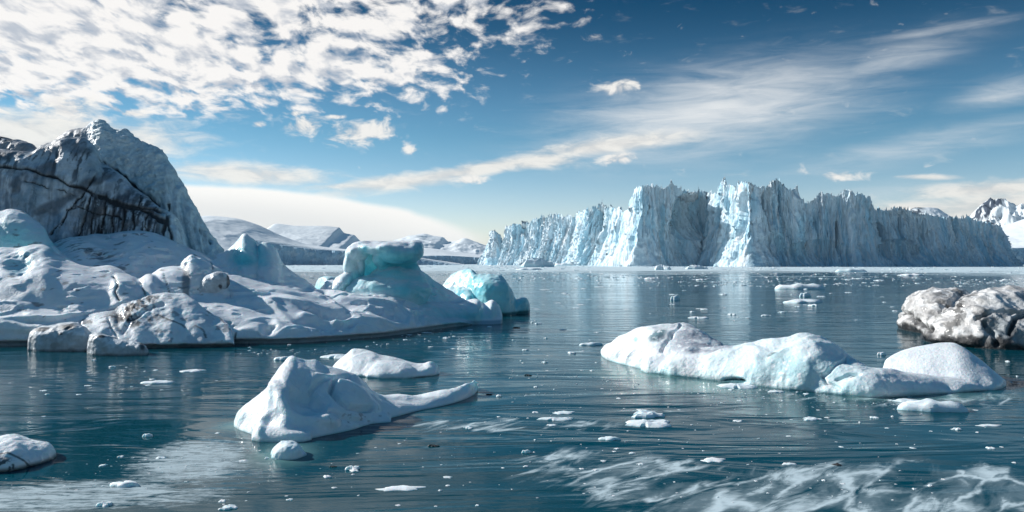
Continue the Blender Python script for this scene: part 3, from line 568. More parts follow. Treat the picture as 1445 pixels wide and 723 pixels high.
    c = lerp(c, ASH*.6, em(V, 262, 400, 7, 26, rot=0, warp=1.5, soft=.35)*ss(x, 254, 256)*.8)
    c = lerp(c, SOOT, cr*.9)
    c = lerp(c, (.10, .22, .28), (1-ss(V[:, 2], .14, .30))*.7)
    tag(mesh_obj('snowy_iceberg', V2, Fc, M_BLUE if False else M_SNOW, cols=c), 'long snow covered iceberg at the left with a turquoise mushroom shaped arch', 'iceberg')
snowy_berg()
# ---------------------------------------------------------------- generic medium bergs
def berg(name, pieces, voxel, label, cat='iceberg', disp=None, colour=None, matl=None, smooth=6):
    V, Fc, N = fuse(pieces, voxel, smooth); V2 = V+N*disp(V, N)[:, None] if disp else V
    N2 = normals(V2, Fc); N2 *= np.sign((N2*N).sum(1))[:, None]
    return tag(mesh_obj(name, V2, Fc, matl or M_SNOW, cols=colour(V, N2)), label, cat)
def base_col(V, N, teal=.3, seed=0., wet=.08):
    c = np.tile(SNOW, (len(V), 1)); c = lerp(c, PALE, ss(fbm(V, 1.2, 4, .55, seed), -.2, .5)*.5*(1-ss(N[:, 2], .3, .9)))
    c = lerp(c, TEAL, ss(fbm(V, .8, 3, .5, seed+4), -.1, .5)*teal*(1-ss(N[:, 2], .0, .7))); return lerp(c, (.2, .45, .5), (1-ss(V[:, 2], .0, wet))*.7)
# block hill with soot in front of the snowy berg
def front_hill():
    P = [lobe([(118,474,493,2,2),(140,455,493,2.6,2),(165,436,493,3,3),(190,424,493,3.2,3),(215,416,492,3.4,3),(240,413,492,3.4,3),(258,414,491,3.2,3),(285,432,491,2.6,3),(305,446,490,2,3),(322,456,490,1.4,2),(329,470,490,1,1.5),(331,482,490,.7,1)], n=1.25, under=.2),
         lobe([(60,478,491,1.6,2),(66,462,491,1.8,2),(85,450,491,2,2),(110,446,491,2.2,2),(135,440,491,2.4,2),(160,438,491,2.4,2),(172,452,491,2,2)], n=2.1),
         lobe([(98,470,492,1,1.5),(120,458,492,1.4,1.5),(150,452,492,1.6,1.5),(172,460,492,1.4,1.5),(180,476,492,1,1)], n=2.2)]
    def disp(V, N):
        x, y = proj(V); soot = em(V, 195, 437, 42, 22, rot=18, warp=3, soft=.6)
        return .06*fbm(V, 1.1, 4, .5, 3.)+.08*soot*ridge(V@np.array([[.8, 0, -.6], [0, 1, 0], [.6, 0, .8]]).T, (1., 1, 5.), 3, .6, 2.)-.12*(1-ss(line(V, [(172,470),(185,452),(205,440),(230,430)], 2), 1, 4))-.1*(1-ss(line(V, [(112,452),(118,470)], 1), .5, 1.6))-.1*(1-ss(line(V, [(152,450),(160,468),(166,478)], 1), .5, 1.6))
    def colour(V, N):
        c = base_col(V, N, .12, 2.); x, y = proj(V)
        r = V@np.array([[.8, 0, -.6], [0, 1, 0], [.6, 0, .8]]).T
        for q in ((190, 432, 44, 16, 22), (180, 448, 26, 16, 30), (152, 446, 14, 4, 10), (90, 470, 14, 5, 8), (208, 455, 30, 8, 25), (120, 455, 12, 3.5, 5)):
            c = lerp(c, SOOT*1.2, em(V, *q[:4], rot=q[4], warp=6, soft=.5)*ss(fbm(r, (.7, 1, 4.2), 4, .65, 7.), -.30, .12)*.95)
        c = lerp(c, (.52, .58, .64), ss(fbm(V, .9, 4, .6, 30.), 0, .4)*.5)
        c = lerp(c, ASH*.6, ss(fbm(V, 1.9, 3, .5, 37.), .45, .58)*.6)
        for p in ([(225,445),(245,455),(262,462)], [(275,460),(285,466),(290,476)], [(300,436),(318,456)]): c = lerp(c, SOOT*2, (1-ss(line(V, p, 2.5), .5, 1.8))*.8)
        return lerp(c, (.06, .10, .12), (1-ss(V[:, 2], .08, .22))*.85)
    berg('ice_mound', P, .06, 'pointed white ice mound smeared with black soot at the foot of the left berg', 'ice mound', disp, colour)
front_hill()
def dblock(V, N, s=1.): return .05*s*ridge(V, 1.5/s, 3, .5, 4.)+.035*s*fbm(V, 3./s, 3, .5, 2.)
def block(pieces, label, seed, voxel=.05, soot=()):
    def colour(V, N):
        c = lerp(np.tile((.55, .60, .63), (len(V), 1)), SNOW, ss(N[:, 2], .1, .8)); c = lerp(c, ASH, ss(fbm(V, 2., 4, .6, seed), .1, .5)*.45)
        for q in soot: c = lerp(c, SOOT*1.5, em(V, *q[:4], rot=q[4], warp=2, soft=.5)*.9)
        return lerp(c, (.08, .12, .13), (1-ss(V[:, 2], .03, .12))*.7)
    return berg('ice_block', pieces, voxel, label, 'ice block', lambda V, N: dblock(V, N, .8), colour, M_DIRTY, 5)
block([lobe([(40,484,495,.3,1),(42,472,495,.7,1.2),(52,464,496,.9,1.2),(75,460,496,1,1.2),(100,456,496,1,1.3),(118,462,496,.9,1.2),(128,474,495,.6,1),(131,486,495,.3,.8)], n=3.2, base=-.4)], 'rounded grey ice block with dark top at the left end of the waterline', 1., soot=((60, 465, 14, 3, 8), (95, 462, 14, 4, 0), (85, 471, 4, 1.5, 0)))
block([lobe([(124,488,500,.2,.6),(126,474,501,.5,.8),(138,470,502,.6,.8),(150,474,502,.6,.8),(175,481,502,.6,.7),(196,484,502,.5,.7),(205,489,501,.35,.5),(209,496,500,.2,.3)], n=2.6, base=-.4)], 'chunky white ice block with a dark right edge lying before the sooty mound', 2., .04, soot=((201, 489, 4, 7, 20), (143, 476, 6, 3, 0)))
block([ell(301, 403, 43.2, 19, 16, .7, rot=22), ell(308, 398, 43.2, 15, 14, .65, rot=30), ell(292, 410, 43.2, 13, 10, .6)], 'tilted white ice boulder with a black right rim perched on the snowy berg', 3., .04, soot=((322, 397, 4, 16, 0), (311, 405, 3, 3, 0)))
# turquoise berg behind
def turquoise():
    P = [lobe([(618,412,441,1,2),(640,388,442,2,2.5),(652,382,443,2,2.5),(664,380,444,2,2.5),(672,388,445,2,2.5),(690,388,446,2,2.5),(704,389,446,2,2.5),(714,398,446,1.8,2),(722,412,445,1.5,2),(728,424,444,1.,1.5),(742,420,443,.8,1.2),(746,430,442,.4,.8)], n=2.8, under=.2),
         lobe([(618,418,443,1.5,2),(630,408,444,2,2),(650,406,445,2,2),(664,410,446,2,2),(672,430,446,1,1)], n=2)]
    def colour(V, N):
        c = lerp(np.tile(TEAL*.6+PALE*.3, (len(V), 1)), DEEP*1.5, ss(fbm(V, .6, 3), -.1, .5)*.4); c = lerp(c, SNOW, ss(proj(V)[0], 664, 656)*ss(fbm(V, 1.6, 4), -.3, .2)*ss(V[:, 2], 1., 1.8)*.8)
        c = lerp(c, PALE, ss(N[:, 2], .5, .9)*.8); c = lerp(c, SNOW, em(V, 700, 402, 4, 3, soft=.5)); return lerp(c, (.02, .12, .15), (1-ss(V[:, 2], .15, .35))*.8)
    berg('turquoise_iceberg', P, .09, 'small bright turquoise iceberg behind the tip of the mushroom shaped berg', 'iceberg', lambda V, N: .10*ridge(V, (.8, .8, .5), 4, .5, 4.)+.05*fbm(V, 2, 3), colour, M_BLUE)
    def c2(V, N): return lerp(np.tile(PALE*.95, (len(V), 1)), TEAL*1.1, ss(1-V[:, 2], -.2, 1.)*.6)
    berg('turquoise_growler', [lobe([(444,406,409,.6,2),(450,393,410,1.6,3),(462,390,411,2,3),(474,391,411,2,3),(481,396,411,1.5,2),(486,408,410,.8,2)], n=2.4)], .12, 'low pale turquoise ice lump just left of the mushroom shaped arch', 'iceberg', lambda V, N: .12*fbm(V, .7, 3), c2, M_BLUE)
turquoise()
# ---------------------------------------------------------------- foreground berg with the long tail
def tail_berg():
    P = [lobe([(330,598,602,.1,.6),(336,582,606,.5,1),(352,566,612,.9,1.2),(372,548,619,1.6,1.4),(386,532,623,2.1,1.5),(400,512,625,2.6,1.5),(410,504,624,2.8,1.5),(420,503,622,2.9,1.5),(432,507,620,2.8,1.5),(444,508,618,2.7,1.5),(458,514,615,2.5,1.5),(478,520,611,2.2,1.5),(500,528,606,1.9,1.4),(515,540,601,1.6,1.2),(527,555,598,1.3,1),(540,575,597,.8,.9),(552,590,596,.3,.5)], n=1.35),
         lobe([(480,536,600,.9,1.5),(505,545,597,1.0,1.5),(525,548,595,1.2,1.4),(542,556,592,1.2,1.2),(560,558,588,1.2,1.2),(585,558,581,1.1,1.),(610,554,576,1.,.8),(640,547,569,.7,.6),(660,541,562,.45,.45),(670,537,556,.3,.3),(675,541,550,.12,.2)], n=1.5, lean=.1),
         lobe([(355,600,622,.4,.8),(372,598,624,.6,1),(400,596,625,.7,1),(425,598,624,.6,1),(440,604,621,.4,.8)], n=2.4)]
    def disp(V, N):
        Wp = V+np.stack([fbm(V, .9, 2), fbm(V, .9, 2, off=9.), fbm(V, .9, 2, off=19.)], 1)*.25
        d = .05*(1-np.sqrt(fbm(Wp, (.6, .9, .7), 2, .35, 33.)**2+.01)*2.4)-.02+.012*fbm(V, 3, 3, .5)
        d -= .32*em(V, 432, 562, 34, 26, rot=-40, soft=.9)
        d -= .20*(1-ss(line(V, [(472,538),(468,550),(478,564),(492,574),(520,578)], 1.5), 1, 6)); d -= .10*(1-ss(line(V, [(440,545),(452,540),(462,536),(490,532)], 2), 1, 5))
        d -= .12*(1-ss(line(V, [(466,580),(485,588),(510,594)], 1.5), 1, 4)); d += .12*(1-ss(line(V, [(388,546),(402,572),(430,585),(472,597)], 2), 1, 13))+.09*(1-ss(line(V, [(385,555),(372,590),(365,608)], 2), 1, 10))+.10*(1-ss(line(V, [(412,512),(440,535),(470,536),(500,548),(530,575)], 2), 1, 10))-.14*(1-ss(line(V, [(420,550),(445,556),(458,572)], 2), 1, 9))
        return d*ss(V[:, 2], .0, .25)
    def colour(V, N):
        c = base_col(V, N, .10, 9., .05); c = lerp(c, (.70, .80, .86), ss(fbm(V, 1.6, 4, .6), -.1, .5)*.35)
        c = lerp(c, (.35, .48, .53), (1-ss(line(V, [(472,538),(470,552),(480,566),(500,578),(520,580)], 2), .5, 2.5))*.6); c = lerp(c, ASH*.7, ss(fbm(V, 6, 3, .6, 3.), .45, .6)*em(V, 500, 590, 60, 12, rot=8, soft=.8)*.7); return c
    berg('snow_iceberg', P, .035, 'white foreground iceberg with a humped crest and a long tail pointing right', 'iceberg', disp, colour, M_SNOW, 5)
    def d2(V, N): return .04*(1-np.sqrt(fbm(V, (.8, .8, 1.6), 2, .4, 3.)**2+.01)*2.4)+.01*fbm(V, 4, 3)
    berg('small_iceberg', [lobe([(466,522,525,.2,.6),(475,512,528,.8,.8),(490,500,530,1.3,1),(499,492,531,1.6,1),(510,493,532,1.7,1),(530,498,533,1.6,1),(552,504,533,1.4,.9),(575,510,533,1.2,.8),(598,513,532,.8,.7),(606,511,531,.6,.5),(614,512,530,.5,.5),(619,518,528,.2,.4)], n=1.4, under=.05),
         lobe([(518,520,533,.5,.7),(540,510,534,.8,.8),(565,511,534,.8,.8),(585,520,533,.5,.6)], n=2.)], .04, 'small low white iceberg with a raised left point floating between larger bergs', 'iceberg', d2, lambda V, N: base_col(V, N, .12, 3., .06), M_SNOW)
    berg('ice_chunk', [lobe([(385,642,646,.1,.25),(390,632,648,.25,.35),(405,627,649,.35,.4),(418,629,648,.3,.35),(425,638,645,.15,.2),(430,642,643,.05,.1)], n=4, base=-.3)], .022, 'square white ice chunk floating close below the long tailed berg', 'ice chunk', lambda V, N: .05*ridge(V, 2.5, 3), lambda V, N: base_col(V, N, .15, 3., .04), M_FLOE, 2)
tail_berg()
# ---------------------------------------------------------------- long berg on the right
def long_berg():
    P = [lobe([(849,498,503,.2,1),(855,488,507,.8,1.2),(866,480,511,1.2,1.3),(885,472,516,1.7,1.5),(905,463,521,2.2,1.6),(925,459,525,2.6,1.8),(945,459,527,2.7,2),(962,457,528,2.8,2),(975,460,529,2.7,2),(992,470,530,2.4,1.8),(1010,482,531,2,1.5),(1028,492,532,1.4,1.2),(1040,505,533,1,1)], n=1.7),
         lobe([(905,520,524,.2,.6),(915,506,527,.6,.8),(935,501,529,.9,1),(948,491,531,1.1,1.1),(970,489,533,1.2,1.2),(990,492,535,1.3,1.2),(1020,490,539,1.5,1.3),(1050,487,543,1.6,1.3),(1085,480,547,1.8,1.4),(1110,478,550,1.9,1.5),(1128,473,552,2,1.5),(1142,472,553,2.,1.5),(1160,478,555,2.,1.4),(1180,490,557,1.9,1.3),(1196,502,559,1.7,1.2),(1215,510,561,1.5,1.1),(1235,520,562,1.2,1),(1260,524,561,1.1,1),(1290,527,559,1.1,1),(1330,532,556,1,1),(1370,537,553,.7,.9),(1400,541,550,.4,.6),(1412,545,548,.1,.3)], n=2.0, under=.04),
         lobe([(1248,525,538,.3,1),(1252,510,541,1,1.4),(1262,502,543,1.5,1.6),(1285,492,545,1.9,1.8),(1310,487,547,2.2,2),(1330,484,548,2.3,2),(1343,484,549,2.3,2),(1356,489,550,2.1,1.8),(1378,504,551,1.7,1.5),(1398,520,551,1.2,1.2),(1412,532,549,.7,.8),(1420,540,545,.2,.4)], n=1.5)]
    def disp(V, N):
        x, y = proj(V); Wp = V+np.stack([fbm(V, .7, 2), fbm(V, .7, 2, off=9.), fbm(V, .7, 2, off=19.)], 1)*.3
        hump = ss(x, 1246, 1290)*ss(545-y, 0, 14)
        d = .11*(1-np.sqrt(fbm(Wp, (.45, .8, .6), 2, .4, 53.)**2+.01)*2.2)-.04+.03*ridge(V, (1.3, 1.3, .5), 3, .5, 2.)+.012*fbm(V, 5, 3, .6)
        d *= 1-.75*hump; d -= .35*em(V, 1035, 538, 18, 6, soft=.6)
        for p, w in (([(933,497),(940,480),(955,466),(960,458)], 3), ([(1158,528),(1165,540),(1185,548)], 3), ([(1180,535),(1200,528),(1212,530)], 3), ([(1160,528),(1180,512),(1196,504)], 4)): d -= .13*(1-ss(line(V, p, 2.5), .5, w))
        return d*ss(V[:, 2], -.05, .2)
    def colour(V, N):
        x, y = proj(V); c = base_col(V, N, .22, 19., .08); c = lerp(c, PALE, ss(x, 985, 1030)*ss(1250-x, 0, 30)*.35)
        g = ss(x, 938, 965)*ss(1040-x, 0, 10)*ss(496-y, -4, 6)+em(V, 935, 485, 14, 22, rot=-30, soft=.6)*.4
        c = lerp(c, (.36, .39, .45), np.clip(g, 0, 1)*.85*ss(fbm(V, (1.5, 1.5, 1), 4, .6), -.6, .1)); c = lerp(c, (.08, .2, .24), em(V, 926, 475, 16, 6, rot=32, warp=4, soft=.6)*.85); c = lerp(c, DEEP, em(V, 897, 479, 4, 5, soft=.6)*.5+em(V, 905, 497, 5, 6, soft=.8)*.3)
        c = lerp(c, (.05, .06, .06), em(V, 1090, 502, 8, 3, rot=10, warp=5, soft=.5)*.85+em(V, 1204, 531, 6, 1.6, rot=20, warp=1, soft=.5)*.9)
        c = lerp(c, (.35, .60, .65), em(V, 1120, 520, 90, 24, warp=10, soft=.9)*.6+em(V, 1200, 545, 60, 12, warp=5, soft=.9)*.3)  # teal shade over the berg's middle, painted into the colour
        c = lerp(c, (.02, .12, .15), em(V, 1036, 538, 19, 5, warp=1, soft=.3)*.95)
        sp_ = ss(fbm(V, 4.5, 3, .6, 3.), .38, .5)*ss(V[:, 2], .1, .2); c = lerp(c, (.88, .91, .92), sp_*.9)
        return c
    berg('long_iceberg', P, .045, 'long low bluish white iceberg with a smooth white hump at its right end', 'iceberg', disp, colour, M_SNOW, 9)
long_berg()
# ---------------------------------------------------------------- dirty berg at right edge
def right_dirty():
    P = [lobe([(1268,455,464,.6,3),(1274,438,466,1.8,4),(1284,420,468,2.6,4),(1300,412,471,3.2,4),(1318,408,473,3.6,4),(1345,409,474,3.8,4),(1370,411,475,3.8,4),(1395,416,476,3.5,4),(1430,425,476,3,3)], n=2.2, under=.15),
         lobe([(1298,484,478,.3,2),(1306,462,482,1.2,3),(1318,450,485,1.7,3),(1335,436,487,2.3,3),(1352,425,489,2.8,3),(1372,418,491,3.2,4),(1390,412,492,3.6,4),(1408,407,492,3.9,4),(1430,406,492,4,4),(1450,409,492,4,4),(1500,400,492,4,4),(1560,410,492,4,4),(1600,440,490,2,3)], n=2.0, under=.15),
         lobe([(1375,470,491,.8,2),(1388,452,492,1.4,2),(1405,446,493,1.6,2),(1430,444,494,1.7,2),(1460,444,494,1.7,2),(1520,450,494,1.7,2)], n=1.9)]
    R = np.array([[.75, 0, -.66], [0, 1, 0], [.66, 0, .75]]).T
    def disp(V, N):
        d = .22*ridge(V@R, (.45, .6, 1.3), 3, .5, 1.)+.06*ridge(V@R, (1., 1.2, 2.8), 3, .55, 2.)+.02*ridge(V, 5, 3, .6, 4.)-.10
        for p, w in (([(1275,440),(1300,458),(1312,465)], 5), ([(1340,435),(1350,420),(1372,410)], 6), ([(1390,455),(1400,470),(1408,488)], 5), ([(1378,448),(1400,440),(1445,442)], 3), ([(1425,470),(1435,450),(1450,440)], 5)): d -= .25*(1-ss(line(V, p, 3), .5, w))
        return d*ss(V[:, 2], 0, .3)
    def colour(V, N):
        c = np.tile(np.array([.52, .51, .50]), (len(V), 1)); c = lerp(c, (.82, .82, .81), ss(fbm(V@R, (.5, .6, 1.6), 4, .6, 5.), -.1, .3)*.85)
        c = lerp(c, (.07, .068, .065), ss(fbm(V@R, (.9, 1.2, 2.2), 5, .62, 9.), .06, .38)*(.35+.5*em(V, 1370, 465, 62, 36, soft=.9)+.5*em(V, 1350, 425, 40, 22, rot=20, soft=.8)))
        c = lerp(c, (.80, .80, .78), em(V, 1410, 425, 36, 20, warp=5, soft=.8)*.7); c = lerp(c, (.30, .36, .39), em(V, 1412, 465, 30, 22, warp=4, soft=.7)*.6)
        for p, w in (([(1275,440),(1300,458),(1312,465)], 5), ([(1300,478),(1330,480),(1350,482)], 6), ([(1425,475),(1435,452),(1450,444)], 6)): c = lerp(c, SOOT*1.3, (1-ss(line(V, p, 5), 1, w))*.9)
        return lerp(c, SOOT*.8, (1-ss(V[:, 2]+.25*fbm(V, 1.5, 3), .25, .55))*.95)  # shaded bottom painted into the colour, darkest at the waterline
    berg('grey_iceberg', P, .07, 'weathered grey brown iceberg crusted with dirt at the right edge behind the long berg', 'iceberg', disp, colour, M_DIRTY, 4)
    berg('snow_chunk', [lobe([(1368,411,425,.5,2),(1380,407,425,1,2),(1395,406,425,1.2,2),(1406,411,425,.6,1.5)], n=1.8, base=1.2)], .09, 'small clean white ice cap showing behind the crest of the grey brown berg', 'ice chunk', None, lambda V, N: base_col(V, N, 0, 3.), M_FLOE, 3) if False else None
    # small sooty growler at the left bottom edge
    P = [lobe([(-60,640,668,.6,1),(-20,624,668,.9,1),(0,620,667,.95,1),(18,618,665,.95,1),(35,622,661,.8,.9),(50,626,657,.6,.7),(66,627,652,.4,.5),(73,632,648,.2,.3),(78,641,645,.06,.1)], n=2.0, under=.04, base=-.4)]
    def c3(V, N):
        c = base_col(V, N, .05, 3., .03); c = lerp(c, SOOT*1.5, ss(fbm(V, 5, 4, .65, 3.), -.05, .25)*ss(proj(V)[1], 640, 654)*ss(40-proj(V)[0], -10, 15)*.9)
        c = lerp(c, SOOT, (1-ss(line(V, [(-10,642),(10,640),(25,648),(40,658)], 2), .5, 2.2))*.85); return lerp(c, (.05, .08, .1), (1-ss(V[:, 2], .03, .1))*.8)
    berg('growler', P, .025, 'snowy rounded growler with a dirty underside cut by the left edge', 'iceberg', lambda V, N: .04*ridge(V, 1.6, 3, .5)+.012*fbm(V, 9, 3), c3, M_SNOW, 4)
right_dirty()
# ---------------------------------------------------------------- floes and chips
def floe_mesh(name, seed, n=26, flat=.32, jag=.35, dark=0.):
    r = np.random.RandomState(seed); rows = []
    el_ = .55+.45*r.rand(); rings = [(1.0, -.5), (1.02, -.05), (.97, .35), (.82, .75), (.5, .98), (.2, 1.05)]
    a = np.linspace(0, 2*np.pi, n, endpoint=False); rad = 1+jag*pn(np.stack([np.cos(a)*1.3+seed, np.sin(a)*1.3, a*0+seed*.7], 1))*1.3+.09*r.randn(n)
    V = []
    for k, (q, z) in enumerate(rings):
        x, y = np.cos(a)*rad*q, np.sin(a)*rad*q*el_; zz = z*flat*(1+.5*pn(np.stack([x*1.8+seed, y*1.8, x*0], 1))+.7*pn(np.stack([x*.9-seed, y*.9, x*0+4], 1))) if z > 0 else z*flat+x*0
        V.append(np.stack([x, y, zz], 1))
    V = np.concatenate(V); c0 = len(V); V = np.concatenate([V, [[0, 0, flat*1.05]]])
    Fc = [(k*n+i, k*n+(i+1) % n, (k+1)*n+(i+1) % n, (k+1)*n+i) for k in range(len(rings)-1) for i in range(n)]+[((len(rings)-1)*n+i, (len(rings)-1)*n+(i+1) % n, c0) for i in range(n)]
    me = bpy.data.meshes.new(name); me.from_pydata(V.tolist(), [], Fc); me.update(); me.polygons.foreach_set('use_smooth', [bool(seed % 2)]*len(me.polygons))
    c = np.tile(SNOW if not dark else np.array([.045, .045, .045]), (len(V), 1)); c[:n*2] = c[:n*2]*np.array([.6, .85, .9])
    set_col(me, c); me.materials.append(M_FLOE); return me
FL = [floe_mesh('ice_floe', s, flat=f, jag=j) for s, f, j in ((1, .22, .4), (2, .30, .5), (3, .15, .35), (4, .45, .5), (5, .35, .6), (6, .2, .55), (7, .6, .5), (8, .12, .6))]
DK = [floe_mesh('driftwood', s, flat=.3, jag=.7, dark=1) for s in (21, 22, 23)]
def floe(px, py, wpx, me, label, cat, group=None, name='ice_floe', rz=None, hs=1.0, k=1.15):
    D = float(wD(py)); o = bpy.data.objects.new(name, me); sc.collection.objects.link(o); s = wpx/F*D/2
    o.location = (float(X(px, D)), D, 0.0); o.scale = (s, s*k, s*hs*.85); o.rotation_euler = (0, 0, rng.uniform(-.5, .5) if rz is None else rz)
    return tag(o, label, cat, group)
BIG = [(1315,577,84,0,'flat ragged white floe drifting just below the hump of the long berg',1.6),(1278,566,34,2,'thin white floe between the hump and the ragged white floe',.8),
 (783,592,46,5,'flat notched white floe in open water right of the tail tip',.5),(795,583,30,2,'slim white floe touching the notched floe from behind',.6),
 (918,587,44,1,'white humped floe, upper one of a close pair in mid water',.9),(914,599,58,5,'wide white floe, lower one of a close pair in mid water',.8),
 (863,620,25,4,'oval white floe right of centre with a short pale reflection',.8),(1006,650,34,2,'narrow white floe lying right on the edge of the mottled film patch',.7),(1114,655,20,0,'little white floe on the mottled film edge, right of a narrow one',.8),
 (226,540,42,0,'thin white floe on the grey water below the two ice blocks',.7),(270,524,32,2,'faint white floe just off the foot of the sooty mound',.7),(480,504,48,5,'ragged white floe behind the humped crest of the foreground berg',.7),
 (402,508,20,4,'little pale ice lump at the shoulder of the foreground berg',1.4),(836,487,26,4,'cream coloured ice chip off the left tip of the long berg',.8),(1130,408,62,0,'wide white floe in far water before the shaded ice wall',1.3),
 (1133,427,54,2,'long flat white floe just nearer than the wide far floe',1.1),(1135,419,14,6,'small upright ice lump on the far water between two floes',1.2),(952,424,12,6,'small upright white lump on the bright wall reflection',1.6),
 (985,449,26,5,'white ice chips showing in the wall reflection',.8),(1082,446,14,1,'small white chip right of the wall reflection in mid distance',.8),(762,377,44,1,'low bluish floe at the foot of the ice wall left side',1.8),(798,375,26,0,'grey floe close to the wall foot',1.5),
 (745,381,34,2,'flat white floe stretching left of the low bluish floe',1.),(935,381,24,3,'dark shadowed floe under the bowl of the ice wall',1.2),(1104,485,20,4,'white chip behind the crest of the long berg',1.),(1243,501,11,6,'tiny white block in the water left of the hump',1.),
 (563,690,64,2,'thin white sliver of ice near the bottom edge of the water',.35),(325,717,24,1,'small white chip at the bottom edge in front of the blue water',.8),(181,685,34,4,'white ice lump lying on the greasy film at lower left',1.0),(148,713,20,3,'small white chunk sitting in the greasy film near the bottom edge',1.),
 (498,662,20,3,'small lump with a dark underside right below the tail berg',1.),(742,639,12,6,'small ragged white lump in the dark water at bottom centre',1.),(893,640,10,1,'tiny round white floe above the mottled water',.8),(1148,592,26,1,'thin white floe below the shadowed middle of the long berg',.6),
 (208,616,12,6,'small crumpled ice lump on the dark streaky water at lower left',1.),(1095,553,22,0,'white chip under the shadowed notch of the long berg',.8),(1040,546,48,5,'brash floe in front of the dark notch in the long berg',.8),(1395,601,36,2,'thin white floe at the right side below the hump',.5),(1000,592,0,0,'',1),
 (985,380,30,1,'bright floe below the sunlit prow of the ice wall',1.2),(1200,384,40,0,'broad floe before the shaded wall in the far brash',1.2),(1285,389,34,2,'long thin floe in the far brash near the wall end',1.)]
for px, py, w, k, lab, hs in BIG:
    if w: floe(px, py, w, FL[k], lab, 'ice floe', hs=hs, rz=rng.uniform(-.12, .12), k=.5 if hs < .6 else .95)
for px, py, w, lab in ((612,630,14,'small dark drift piece on the water right of the tail berg'),(745,530,9,'dark crumb of dirt on the pale streak of water'),(470,659,9,'dark speck drifting just left of a lump with a dark underside'),(1180,656,12,'dark drift piece beside the mottled film'),(690,557,8,'dark fleck near the tip of the tail'),(729,463,9,'dark fleck off the snout of the turquoise shelf')):
    floe(px, py, w, DK[rng.randint(3)], lab, 'debris', name='debris')
def blocked(px, py):                                   # where larger ice already stands
    return (px < 716 and py < 500-max(0, px-200)*.09) or (px < 340 and py < 506) or (326 < px < 555 and 500 < py < 628) or (500 < px < 680 and 535 < py < 600) or (462 < px < 622 and 490 < py < 536) or \
        (845 < px < 1422 and 455 < py < 532+(px-850)*.07 and py < 562) or (px > 1264 and py < 494) or (px < 82 and 615 < py < 672) or (620 < px < 750 and py < 448)
MARKS = [('under the long tailed berg', 450, 640), ('between the left growler and the long tailed berg', 190, 610), ('off the waterline of the snowy left berg', 400, 505), ('between the tail tip and the long berg', 760, 540), ('around the turquoise berg', 760, 450),
         ('in front of the long bluish berg', 1080, 590), ('below the white hump', 1320, 610), ('behind the long bluish berg', 1060, 445), ('between the long bluish berg and the grey brown berg', 1240, 470), ('by the bottom centre of the water', 760, 690), ('on the mottled film', 1150, 690), ('on the greasy film', 150, 700),
         ('under the sunlit part of the ice wall', 850, 395), ('under the bowl and prow of the ice wall', 1000, 395), ('under the shaded part of the ice wall', 1180, 395), ('near the right end of the ice wall', 1380, 395), ('beyond the mushroom shaped berg', 640, 395), ('before the far glacier front', 440, 385)]
SHAPE = ['thin flat', 'jagged', 'thin oval', 'lumpy', 'notched', 'flat angular', 'upright', 'wafer thin']
ZONES = [('small white ice chip adrift on the near blue water', 'ice chips on the near water', 110, 560, 715, 3.5, 13), ('little ice chip on the middle water between the bergs', 'ice chips on the middle water', 85, 440, 560, 3.5, 11), ('small pale floe scattered on the distant brash water', 'floes on the distant water', 75, 384, 440, 4, 16)]
for lab, grp, cnt, y0, y1, w0, w1 in ZONES:
    k = 0
    while k < cnt:
        px, py = rng.uniform(5, 1440), rng.uniform(y0, y1)
        if y1 == 715 and (px < 300 and rng.rand() < .7): continue
        if blocked(px, py): continue
        mk = min(MARKS, key=lambda m: (m[1]-px)**2+((m[2]-py)*2.2)**2)[0]; kk = rng.randint(8); w_ = w0+(w1-w0)*rng.rand()**2.5
        lb = ('tiny ' if w_ < w0+.6 else 'small ' if w_ < w0+(w1-w0)*.5 else 'larger ')+SHAPE[kk]+' white ice chip '+mk
        floe(px, py, w_, FL[kk], lb, 'ice chip', 'ice chips '+mk, name='ice_chip', hs=rng.uniform(.6, 1.2)*(.45 if y1 == 440 else 1), rz=rng.uniform(0, 6.28)); k += 1
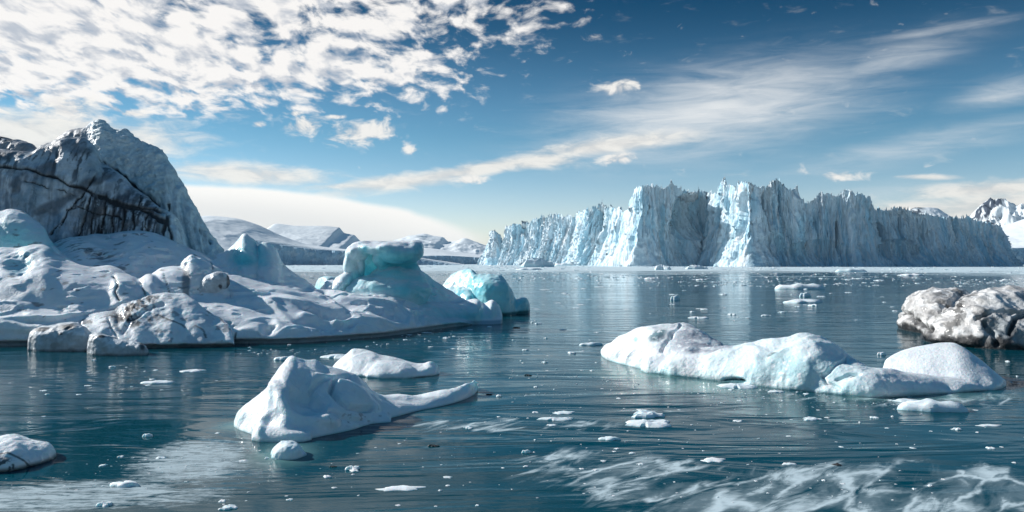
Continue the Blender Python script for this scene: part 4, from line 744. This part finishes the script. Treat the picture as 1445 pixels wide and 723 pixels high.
# uncountable brash: far belt, crumbs around the bergs
def brash():
    V = []; Fc = []
    def chip(x, y, r, h):
        n = rng.randint(5, 8); a = np.sort(rng.uniform(0, 6.28, n)); q = rng.uniform(.5, 1.3, n); b = len(V)
        for z, s in ((-.1*r, 1.), (h, .8)):
            for i in range(n): V.append((x+math.cos(a[i])*q[i]*r*s*1.5, y+math.sin(a[i])*q[i]*r*s, z*rng.uniform(.6, 1.3)))
        for i in range(n): j = (i+1) % n; Fc.append((b+i, b+j, b+n+j, b+n+i))
        Fc.append(tuple(range(b+n, b+2*n)))
    for _ in range(9000):
        py = 372.6+32*rng.rand()**2.0; px = rng.uniform(380, 1460); D = float(wD(py)); 
        if fbm(np.array([[px*.006, py*.25, 0]]), 1, 2)[0] < -.12: continue
        s = D/F*(.5+2.4*rng.rand()**3); chip(float(X(px, D)), D, s, s*.16)
    for px0, py0, sx, sy, cnt in ((1060, 552, 70, 9, 130), (1110, 572, 80, 12, 70), (430, 500, 140, 10, 260), (620, 480, 80, 12, 90), (560, 640, 160, 26, 40), (1100, 600, 300, 40, 110), (250, 660, 90, 26, 160), (80, 690, 80, 18, 70), (760, 540, 60, 30, 50), (1260, 570, 60, 8, 50), (800,600,300,60,120), (1000,680,260,24,90), (1180,560,200,14,80), (900,540,60,10,60)):
        for _ in range(cnt):
            px, py = rng.normal(px0, sx*.6), rng.normal(py0, sy*.6)
            if blocked(px, py) or py < 380: continue
            D = float(wD(py)); s = D/F*(.4+1.3*rng.rand()**3); chip(float(X(px, D)), D, s, s*.4)
    c = np.tile(SNOW, (len(V), 1)); o = mesh_obj('brash_ice', np.array(V), Fc, M_FLOE, smooth=False, cols=c); tag(o, 'crumbs of brash ice scattered over the water surface', 'brash ice', kind='stuff')
brash()
# ---------------------------------------------------------------- haze: thin even air over the whole bay
def haze():
    m = bpy.data.materials.new('haze'); m.use_nodes = True; t = m.node_tree
    for n in list(t.nodes): t.nodes.remove(n)
    v = t.nodes.new('ShaderNodeVolumePrincipled'); v.inputs['Density'].default_value = 2.5e-5; v.inputs['Color'].default_value = (.60, .82, .98, 1); v.inputs['Anisotropy'].default_value = .3
    o = t.nodes.new('ShaderNodeOutputMaterial'); t.links.new(v.outputs[0], o.inputs['Volume'])
    L = 45000.; V = [(x, y, z) for z in (-4., 340.) for x, y in ((-L, -L), (L, -L), (L, L), (-L, L))]
    ob = mesh_obj('haze', np.array(V), [(0, 3, 2, 1), (4, 5, 6, 7), (0, 1, 5, 4), (1, 2, 6, 5), (2, 3, 7, 6), (3, 0, 4, 7)], m, smooth=False); tag(ob, kind='stuff')
haze()
